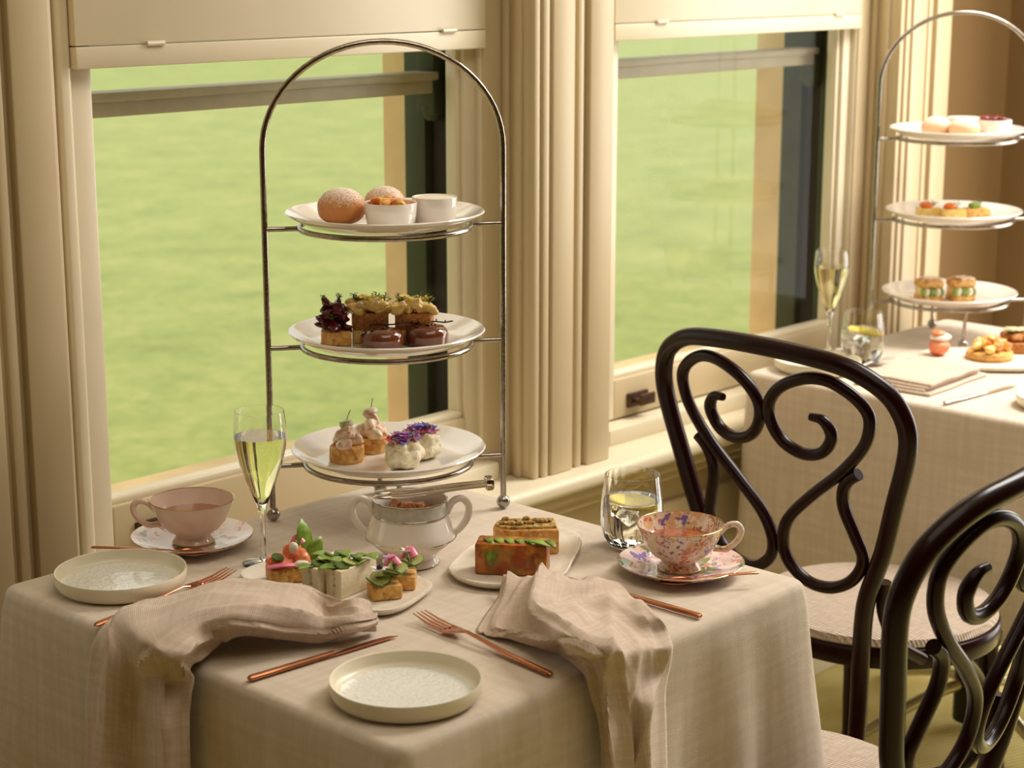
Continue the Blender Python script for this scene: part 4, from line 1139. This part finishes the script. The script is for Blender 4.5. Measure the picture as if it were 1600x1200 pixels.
# two square cakes with curd and yellow flowers
for i, (a, b, lb) in enumerate(((-0.024, 0.012, 'behind the chocolate cakes, next to the beetroot tart'), (0.0385, 0.010, 'farther right, behind the second chocolate cake'))):
    t = make_tart('curd_square', 'yellow curd topped square cake ' + lb, 'cake', on_plate(SC, 1, a, b), -YAW + 0.12 - 0.2 * i, 'curd topped cakes on the near stand')
    bm = BM(); box(bm, (-0.025, -0.021, 0), (0.025, 0.021, 0.019), 0.002); obj('lower_layer', bm, 'curd', t)
    bm = BM(); box(bm, (-0.025, -0.021, 0.0185), (0.025, 0.021, 0.042), 0.002); obj('sponge_layer', bm, 'cake', t)
    for k in range(6):
        x = -0.019 + 0.0125 * (k % 4); y = -0.012 + 0.02 * (k // 4) + 0.004 * (k % 2)
        bm = BM(); blob(bm, (x, y, 0.0475 + 0.003 * (k % 3)), (0.0145, 0.012, 0.0085), 0.7, 95, k + i * 7, 3); obj('curd_dollop', bm, 'curd', t)
    for k, (x, y) in enumerate(((-0.014, -0.016), (0.010, -0.017))):
        bm = BM(); blob(bm, (x, y, 0.055), 0.0042, 0.1, 60, k, 2); obj('cream_drop', bm, 'cream_food', t)
    bm = BM()
    for k, (x, y) in enumerate(((-0.012, 0.004), (0.014, 0.002), (0.0, -0.006))): flower(bm, (x, y, 0.056), 0.013, 5, 0.9, k + i * 3)
    obj('yellow_flower', bm, 'petal_yellow', t)
    bm = BM()
    for k, (x, y) in enumerate(((-0.020, 0.0), (0.008, 0.008), (0.020, -0.006))): sprig(bm, (x, y, 0.052), 0.018, 5, k + 9 * i)
    obj('herb_sprig', bm, 'herb', t)

# chocolate glazed cakes and a twig
for i, (a, b, lb) in enumerate(((-0.004, -0.036, 'left'), (0.056, -0.012, 'right'))):
    t = make_tart('chocolate_cake', 'shiny round chocolate glazed cake, the %s one of the pair' % lb, 'cake', on_plate(SC, 1, a, b), 0, 'chocolate glazed cakes')
    bm = BM(); lathe(bm, [(0, 0), (0.0285, 0), (0.0305, 0.004), (0.0305, 0.014), (0.0285, 0.021), (0.023, 0.0255), (0.012, 0.0270), (0, 0.0262)], 48); obj('glazed_body', bm, 'chocolate', t)
    for k in range(4):
        bm = BM(); box(bm, (-0.0035, -0.0025, 0), (0.0035, 0.0025, 0.002), 0.0005); obj('chocolate_chip', bm, 'dark_chocolate', t, loc=(-0.018 + 0.008 * k, 0.006 * math.sin(k * 2.0), 0.0262), rot=(0.2, 0.3, k))
p0 = on_plate(SC, 1, -0.022, -0.028); p1 = on_plate(SC, 1, 0.092, 0.0)
pts = [Vector(p0).lerp(Vector(p1), k / 10) + Vector((0, 0, 0.0298 + 0.0012 * math.sin(k * 1.9))) for k in range(11)]
bm = BM(); tube(bm, pts, 0.0011, 6)
for k in range(2, 10):
    q = pts[k]; tube(bm, [q, q + Vector((0.002 * math.sin(k * 5), 0.003 * math.cos(k * 3), 0.0035))], 0.0008, 5)
o = obj('chocolate_twig', bm, 'dark_chocolate'); tag(o, 'thin knobbly chocolate twig laid across the two chocolate cakes', 'chocolate')

# prawn tartlets, bottom tier left
for i, (a, b, h, lb) in enumerate(((-0.058, -0.010, 0.0, 'front one with a lime wedge'), (-0.027, 0.044, 0.004, 'rear one'))):
    t = make_tart('prawn_tartlet', 'round pastry tartlet topped with prawn, ' + lb, 'tart', on_plate(SC, 0, a, b), 0.4 * i, 'prawn tartlets on the bottom tier')
    bm = BM(); lathe(bm, [(0, 0), (0.0235, 0), (0.0248, 0.003), (0.0242, 0.021), (0.022, 0.023), (0.019, 0.0215), (0, 0.021)], 40); obj('pastry_cup', bm, 'pastry', t)
    rr = random.Random(50 + i)
    for k, (x, y, z, s) in enumerate(((-0.010, -0.006, 0.028, 0.015), (0.011, -0.004, 0.028, 0.014), (0.0, 0.010, 0.029, 0.015), (-0.006, -0.002, 0.039, 0.014), (0.008, 0.002, 0.038, 0.013), (0.001, 0.0, 0.047 + h, 0.011))):
        bm = BM(); blob(bm, (0, 0, 0), (s * 1.15, s * 0.75, s * 0.62), 0.6, 75, k + i * 5, 3); obj('prawn_piece', bm, 'prawn', t, loc=(x, y, z), rot=(rr.uniform(-0.5, 0.5), rr.uniform(-0.6, 0.6), rr.random() * 6))
    bm = BM(); blob(bm, (0.001, 0.0, 0.054 + h), (0.010, 0.009, 0.005), 0.4, 90, i, 3); obj('mayonnaise', bm, 'cream_food', t)
    if i == 0:
        bm = BM(); prism(bm, [(-0.012, -0.004), (0.001, -0.006), (0.002, 0.001), (-0.010, 0.003)], 0.050, 0.058, 0.001); obj('lime_wedge', bm, 'cucumber_flesh', t)
    bm = BM(); tube(bm, [(0, 0, 0.056 + h), (0.004, 0.001, 0.064 + h), (0.010, 0.002, 0.071 + h)], 0.0006, 5); obj('chive', bm, 'herb', t)

# flower topped scones, bottom tier right
for i, (a, b, lb) in enumerate(((0.024, -0.046, 'nearest'), (0.047, 0.006, 'behind'))):
    t = make_tart('flower_scone', 'creamy scone covered with pink and blue petals, the %s of two' % lb, 'scone', on_plate(SC, 0, a, b), 0.7 * i, 'flower scones on the bottom tier')
    bm = BM(); blob(bm, (0, 0, 0.020), (0.027, 0.026, 0.021), 0.28, 70, 11 + i, 4, flatten_below=-0.0195); obj('scone_body', bm, 'scone', t)
    for k in range(5):
        aa = k * 1.25; bm = BM(); blob(bm, (0.017 * math.cos(aa), 0.017 * math.sin(aa), 0.030 + 0.003 * (k % 2)), (0.010, 0.009, 0.007), 0.4, 120, 20 + k + i, 2); obj('cream_curl', bm, 'scone', t)
    for mat, seed, cnt in (('petal_lilac', 1, 9), ('petal_blue', 2, 8), ('pink', 3, 6)):
        rr = random.Random(seed * 10 + i); bm = BM()
        for k in range(cnt):
            aa = rr.random() * 6.28; q = 0.022 * math.sqrt(rr.random())
            flower(bm, (q * math.cos(aa), q * math.sin(aa), 0.041 - 0.35 * q + 0.005 * rr.random()), 0.0105, 6, 1.3, k + seed)
        obj('petals', bm, mat, t)
    bm = BM()
    for k in range(5): sprig(bm, (0.012 * math.cos(k * 1.3), 0.012 * math.sin(k * 1.3), 0.038), 0.012, 3, k + 30 * i)
    obj('herb_sprig', bm, 'herb', t)

# savouries on the left stoneware plate
t = make_tart('salmon_tart', 'open sandwich of smoked salmon with pink onion and a tall leaf', 'sandwich', (1.437, 1.735, SLZ), -YAW + 0.35, None)
bm = BM(); box(bm, (-0.027, -0.018, 0), (0.027, 0.018, 0.019), 0.003); obj('bread_base', bm, 'pastry', t)
for k, (x, y, z, sx, sy, sz, r) in enumerate(((-0.008, 0.0, 0.026, 0.020, 0.014, 0.008, 0.2), (0.006, 0.004, 0.036, 0.016, 0.010, 0.010, 0.7), (0.016, -0.002, 0.028, 0.012, 0.012, 0.010, 1.2))):
    bm = BM(); blob(bm, (0, 0, 0), (sx, sy, sz), 0.4, 70, k, 3); obj('salmon_slice', bm, 'salmon', t, loc=(x, y, z), rot=(0.2, -0.5 if k == 1 else 0, r))
bm = BM(); tube(bm, catmull([(-0.030, -0.012, 0.022), (-0.014, -0.020, 0.026), (0.002, -0.018, 0.024)], 5), 0.0055, 8, flat=0.5); obj('pickled_onion', bm, 'pink', t)
bm = BM(); tube(bm, catmull([(0.004, 0.010, 0.036), (0.012, 0.010, 0.052), (0.020, 0.004, 0.044)], 5), 0.005, 8, flat=0.5); obj('pickled_onion', bm, 'pink', t)
bm = BM(); blob(bm, (0.004, -0.010, 0.044), (0.006, 0.005, 0.007), 0.3, 90, 4, 2); blob(bm, (0.012, -0.016, 0.024), (0.010, 0.006, 0.005), 0.3, 90, 5, 2); obj('cream_dot', bm, 'cream_food', t)
bm = BM(); lathe(bm, [(0, -0.001), (0.008, -0.001), (0.008, 0.001), (0, 0.001)], 20); obj('cucumber_slice', bm, 'cucumber', t, loc=(-0.016, -0.008, 0.033), rot=(0.3, 0.2, 0))
bm = BM(); leaf(bm, (0.020, 0.004, 0.026), (0.05, 0.05, 1), 0.048, 0.026, 0.15, up=(0.5, -1, 0)); solidify(obj('salad_leaf', bm, 'leaf', t), 0.0008)
bm = BM(); leaf(bm, (0.024, -0.004, 0.024), (0.5, -0.1, 0.8), 0.032, 0.020, 0.3, up=(0, -1, 0.3)); solidify(obj('salad_leaf', bm, 'leaf', t), 0.0008)

for i, (x, y, lb) in enumerate(((1.447, 1.676, 'left one'), (1.462, 1.646, 'right one'))):
    t = make_tart('finger_sandwich', 'crustless white finger sandwich topped with green leaves, the ' + lb, 'sandwich', (x, y, SLZ), math.radians(14 - 6 * i), 'finger sandwiches')
    bm = BM(); box(bm, (-0.034, -0.0125, 0), (0.034, -0.002, 0.036), 0.0015); obj('bread_slice', bm, 'bread', t)
    bm = BM(); box(bm, (-0.033, -0.0022, 0.001), (0.033, 0.0022, 0.035)); obj('filling', bm, 'filling', t)
    bm = BM(); box(bm, (-0.034, 0.002, 0), (0.034, 0.0125, 0.036), 0.0015); obj('bread_slice', bm, 'bread', t)
    rr = random.Random(40 + i)
    for k in range(6):
        a = rr.random() * 6.28
        bm = BM(); leaf(bm, (-0.028 + 0.011 * k, 0.004 * math.sin(k), 0.037 + 0.003 * (k % 2)), (math.cos(a), math.sin(a), 0.22), 0.022, 0.018, 0.22); solidify(obj('salad_leaf', bm, 'leaf', t), 0.0007)
    for k in range(3):
        bm = BM(); lathe(bm, [(0, -0.0008), (0.0095, -0.0008), (0.0095, 0.0008), (0, 0.0008)], 20); obj('cucumber_slice', bm, 'cucumber_flesh' if k % 2 else 'cucumber', t, loc=(-0.02 + 0.014 * k, -0.003, 0.0385 + 0.001 * k), rot=(0.25, 0.2 * k, 0))

for i, (x, y, lb) in enumerate(((1.475, 1.600, 'front one with a white viola'), (1.514, 1.612, 'rear one beside the sugar bowl'))):
    t = make_tart('cucumber_square', 'toasted square with cucumber ribbons and petals, ' + lb, 'canape', (x, y, SLZ), -YAW + 0.3 * (1 - i), 'cucumber squares')
    bm = BM(); box(bm, (-0.019, -0.017, 0), (0.019, 0.017, 0.018), 0.003); obj('toast_base', bm, 'pastry', t)
    for k in range(5):
        bm = BM(); lathe(bm, [(0, -0.0009), (0.0125, -0.0009), (0.0130, 0), (0.0125, 0.0009), (0, 0.0009)], 24)
        cs = obj('cucumber_slice', bm, 'cucumber_flesh', t, loc=(-0.012 + 0.007 * k, -0.006 + 0.005 * (k % 3), 0.0215 + 0.0032 * k), rot=(0.5 * math.sin(k * 1.7), 0.45 * math.cos(k * 2.1), 0))
        bm = BM(); tube(bm, [(0.0127 * math.cos(2 * math.pi * j / 24), 0.0127 * math.sin(2 * math.pi * j / 24), 0) for j in range(24)], 0.0010, 5, closed=True); obj('cucumber_rind', bm, 'cucumber', cs)
    bm = BM(); tube(bm, catmull([(0.002, 0.006, 0.036), (0.010, 0.004, 0.048), (0.018, -0.004, 0.040)], 5), 0.0055, 8, flat=0.5); obj('pickled_onion', bm, 'pink', t)
    if i == 0:
        bm = BM(); flower(bm, (-0.008, -0.008, 0.036), 0.013, 5, 0.6, 3); solidify(obj('viola_petals', bm, 'petal_white', t), 0.0006)
        bm = BM(); blob(bm, (-0.008, -0.009, 0.041), 0.0035, 0.3, 90, 2, 2); obj('viola_centre', bm, 'viola_dark', t)
        bm = BM(); flower(bm, (0.008, 0.004, 0.046), 0.010, 6, 0.8, 5); obj('lilac_petals', bm, 'petal_lilac', t)
    else:
        bm = BM(); flower(bm, (0.008, 0.002, 0.042), 0.011, 5, 1.2, 7); solidify(obj('viola_petals', bm, 'petal_white', t), 0.0006)
    bm = BM(); sprig(bm, (0.012, -0.006, 0.030), 0.018, 4, 60 + i); obj('herb_sprig', bm, 'herb', t)

# quiche slices on the right stoneware plate
t = make_tart('frittata_slice', 'deep golden frittata block with courgette ribbons along its top', 'quiche', (1.652, 1.551, SLZ), math.atan2(-0.074, 0.053), None)
bm = BM(); box(bm, (-0.046, -0.019, 0), (0.046, 0.019, 0.041), 0.003); obj('frittata_body', bm, 'frittata', t)
for k in range(7):
    bm = BM(); leaf(bm, (-0.036 + 0.013 * k, 0.004, 0.0415), (0.55, -0.75, 0.18), 0.024, 0.011, 0.35); solidify(obj('courgette_ribbon', bm, 'leaf' if k % 3 else 'zucchini', t), 0.0012)
bm = BM(); leaf(bm, (-0.026, -0.014, 0.044), (0.05, -0.35, -1), 0.030, 0.017, 0.1, up=(0, 1, 0)); solidify(obj('courgette_flower', bm, 'zucchini', t), 0.0015)
bm = BM(); leaf(bm, (0.02, -0.012, 0.044), (0.9, -0.2, 0.12), 0.030, 0.012, 0.25); solidify(obj('courgette_ribbon', bm, 'leaf', t), 0.0012)
t = make_tart('quiche_slice', 'herb topped quiche slice with a rounded crust, behind the frittata block', 'quiche', (1.728, 1.600, SLZ), math.atan2(-0.074, 0.053) + 0.2, None)
ol = [(0.043, -0.022), (0.043, 0.022), (-0.018, 0.024)] + [(-0.018 - 0.024 * math.sin(a), 0.024 * math.cos(a)) for a in [math.pi * k / 8 for k in range(1, 8)]] + [(-0.018, -0.024)]
bm = BM(); prism(bm, ol, 0, 0.034, 0.003); obj('crust', bm, 'pastry', t)
bm = BM(); prism(bm, [(x * 0.93, y * 0.86) for x, y in ol], 0.030, 0.0375, 0.002); obj('herb_topping', bm, 'quiche_top', t)
rr = random.Random(8)
for k in range(12):
    bm = BM(); blob(bm, (0, 0, 0), (0.006, 0.004, 0.003), 0.4, 120, k, 2); obj('topping_crumb', bm, 'quiche_top', t, loc=(-0.030 + 0.0055 * k, -0.012 + 0.024 * rr.random(), 0.039))

# ------------------------------------------------------------------ the farther table
FCUT = 'silver cutlery on the far table'
make_flute('champagne flute on the far table, in front of the second window', (3.09, 2.035, ZT))
make_tumbler('water tumbler on the far table, in front of its cake stand', (3.055, 1.935, ZT))
make_side_plate('side plate on the far table, half hidden by the chair back', (2.94, 1.96, ZT), 'side plates on the far table')
make_side_plate('side plate at the right edge of the picture on the far table', (2.985, 1.475, ZT), 'side plates on the far table')
make_fork('silver fork beside the far water tumbler', (3.10, 1.895, ZT), (2.90, 1.90, ZT), 'silver', FCUT)
make_knife('silver knife on the far table, near the folded napkin', (3.075, 1.614, ZT), (2.851, 1.633, ZT), 'silver', FCUT)
# folded napkin: stacked layers
t = thing('folded_napkin', 'neatly folded linen napkin on the far table', 'napkin', (2.997, 1.768, ZT), math.radians(3), 'linen napkins')
for k in range(4):
    bm = BM(); box(bm, (-0.112 + 0.004 * k, -0.078 + 0.004 * ((k * 3) % 4), 0.0052 * k), (0.112 - 0.006 * k, 0.078 - 0.003 * k, 0.0052 * k + 0.0062), 0.0028, 3)
    bmesh.ops.subdivide_edges(bm, edges=[e for e in bm.edges if e.calc_length() > 0.1], cuts=9, use_grid_fill=True)
    for v in bm.verts: v.co.z += 0.0016 * noise.noise(Vector((v.co.x * 22, v.co.y * 22, 0.3))) * (0.4 + k) / 2.0; v.co.y += 0.003 * noise.noise(Vector((v.co.x * 14, k * 3.0, 0)))
    planar_uv(bm); obj('fold_layer', bm, 'napkin', t)
make_slab('stoneware_plate', 'pale oval plate of savouries on the far table', [(3.10, 1.80), (3.165, 1.875), (3.24, 1.865), (3.31, 1.79), (3.385, 1.72), (3.34, 1.64), (3.23, 1.62), (3.14, 1.70)], ZT)
t = make_tart('salmon_bite', 'small round bite with pink salmon cap on the far plate', 'canape', (3.178, 1.838, SLZ), 0, None)
bm = BM(); blob(bm, (0, 0, 0.018), (0.021, 0.021, 0.018), 0.15, 60, 1, 3); obj('ball_base', bm, 'salmon', t)
bm = BM(); blob(bm, (0.003, 0, 0.036), (0.022, 0.020, 0.008), 0.2, 60, 2, 3); obj('cream_layer', bm, 'cream_food', t)
bm = BM(); blob(bm, (0.0, 0.002, 0.045), (0.016, 0.014, 0.006), 0.3, 90, 3, 3); obj('salmon_cap', bm, 'salmon', t)
t = make_tart('pumpkin_blini', 'round pancake heaped with orange vegetable cubes on the far plate', 'canape', (3.222, 1.752, SLZ), 0, None)
bm = BM(); lathe(bm, [(0, 0), (0.042, 0), (0.046, 0.006), (0.044, 0.014), (0.03, 0.017), (0, 0.017)], 40); obj('pancake', bm, 'pastry', t)
rr = random.Random(12)
for k in range(14):
    a = k * 2.4; q = 0.010 * math.sqrt(k)
    bm = BM(); blob(bm, (0, 0, 0), (0.012, 0.009, 0.009), 0.5, 110, k, 2); obj('vegetable_cube', bm, 'jam' if k % 3 else 'curd', t, loc=(q * math.cos(a), q * math.sin(a), 0.022 + 0.016 * (1 - q / 0.037) + 0.003 * rr.random()))
t = make_tart('mushroom_toast', 'brown toast with a pale rosette and green leaf on the far plate', 'canape', (3.330, 1.752, SLZ), 0, None)
bm = BM(); lathe(bm, [(0, 0), (0.042, 0), (0.045, 0.008), (0.043, 0.020), (0, 0.022)], 32); obj('toast', bm, 'cake', t)
for k in range(8):
    a = k * 0.9; bm = BM(); blob(bm, (0.022 * math.cos(a), 0.022 * math.sin(a), 0.028), (0.014, 0.012, 0.009), 0.5, 90, k + 5, 2); obj('mushroom_piece', bm, 'cake', t)
bm = BM(); flower(bm, (0.0, 0.0, 0.036), 0.026, 7, 0.5, 3); solidify(obj('rosette', bm, 'filling', t), 0.0015)
bm = BM(); leaf(bm, (-0.012, 0.0, 0.034), (-0.8, 0.3, 0.6), 0.030, 0.018, 0.3); solidify(obj('salad_leaf', bm, 'leaf', t), 0.0008)

FB = 'pale buns on the far stand'
make_bun('pale sugared bun on the far stand, the left one', on_plate(SC2, 2, -0.044, 0.0), 0.062, 0.042, 'pale_bun', FB)
make_bun('pale sugared bun on the far stand, the front one', on_plate(SC2, 2, 0.004, -0.035), 0.062, 0.042, 'pale_bun', FB)
make_ramekin('white pot of cream at the back of the far stand', on_plate(SC2, 2, 0.022, 0.045), 0.070, 0.036, 0.95, 'cream_food', 'white ramekins', 3)
make_ramekin('white pot of dark berry jam on the far stand', on_plate(SC2, 2, 0.072, -0.005), 0.068, 0.036, 0.90, 'berry_jam', 'white ramekins', 4)
for k, (a, b, m, lb) in enumerate(((-0.050, 0.0, 'roe', 'topped with orange roe, leftmost'), (-0.006, -0.018, 'roe', 'with roe and a herb sprig, in the middle'), (0.045, -0.006, 'leaf', 'topped with a green leaf, rightmost'))):
    t = make_tart('savoury_square', 'small square canape on the far stand ' + lb, 'canape', on_plate(SC2, 1, a, b), -YAW + 0.1, 'savoury squares on the far stand')
    bm = BM(); box(bm, (-0.024, -0.018, 0), (0.024, 0.018, 0.022), 0.003); obj('pastry_base', bm, 'curd' if k < 2 else 'pastry', t)
    bm = BM(); blob(bm, (-0.006, 0, 0.027), (0.014, 0.012, 0.008), 0.3, 90, k, 2); obj('topping', bm, m, t)
    bm = BM(); sprig(bm, (0.006, 0, 0.022), 0.020, 4, k + 70); obj('herb_sprig', bm, 'herb', t)
for k, (a, b, lb) in enumerate(((-0.045, -0.010, 'left'), (0.022, -0.004, 'right'))):
    t = make_tart('layered_pastry', 'stacked square pastry with green filling on the far bottom tier, %s one' % lb, 'pastry', on_plate(SC2, 0, a, b), -YAW + 0.2, 'layered pastries on the far stand')
    bm = BM(); box(bm, (-0.024, -0.022, 0), (0.024, 0.022, 0.012), 0.003); obj('lower_pastry', bm, 'pastry', t)
    for j in range(6):
        bm = BM(); blob(bm, (-0.020 + 0.008 * j, -0.019, 0.019), (0.006, 0.006, 0.009), 0.3, 90, j, 2); obj('filling_piece', bm, ('leaf', 'cream_food', 'zucchini')[j % 3], t)
    bm = BM(); box(bm, (-0.022, -0.016, 0.010), (0.024, 0.022, 0.030), 0.003); obj('middle_layer', bm, 'curd', t)
    bm = BM(); box(bm, (-0.025, -0.021, 0.029), (0.025, 0.022, 0.043), 0.004); obj('upper_pastry', bm, 'pastry', t)
    bm = BM(); blob(bm, (0, 0, 0.045), (0.024, 0.018, 0.004), 0.5, 110, k, 3); obj('crumble_topping', bm, 'prawn', t)
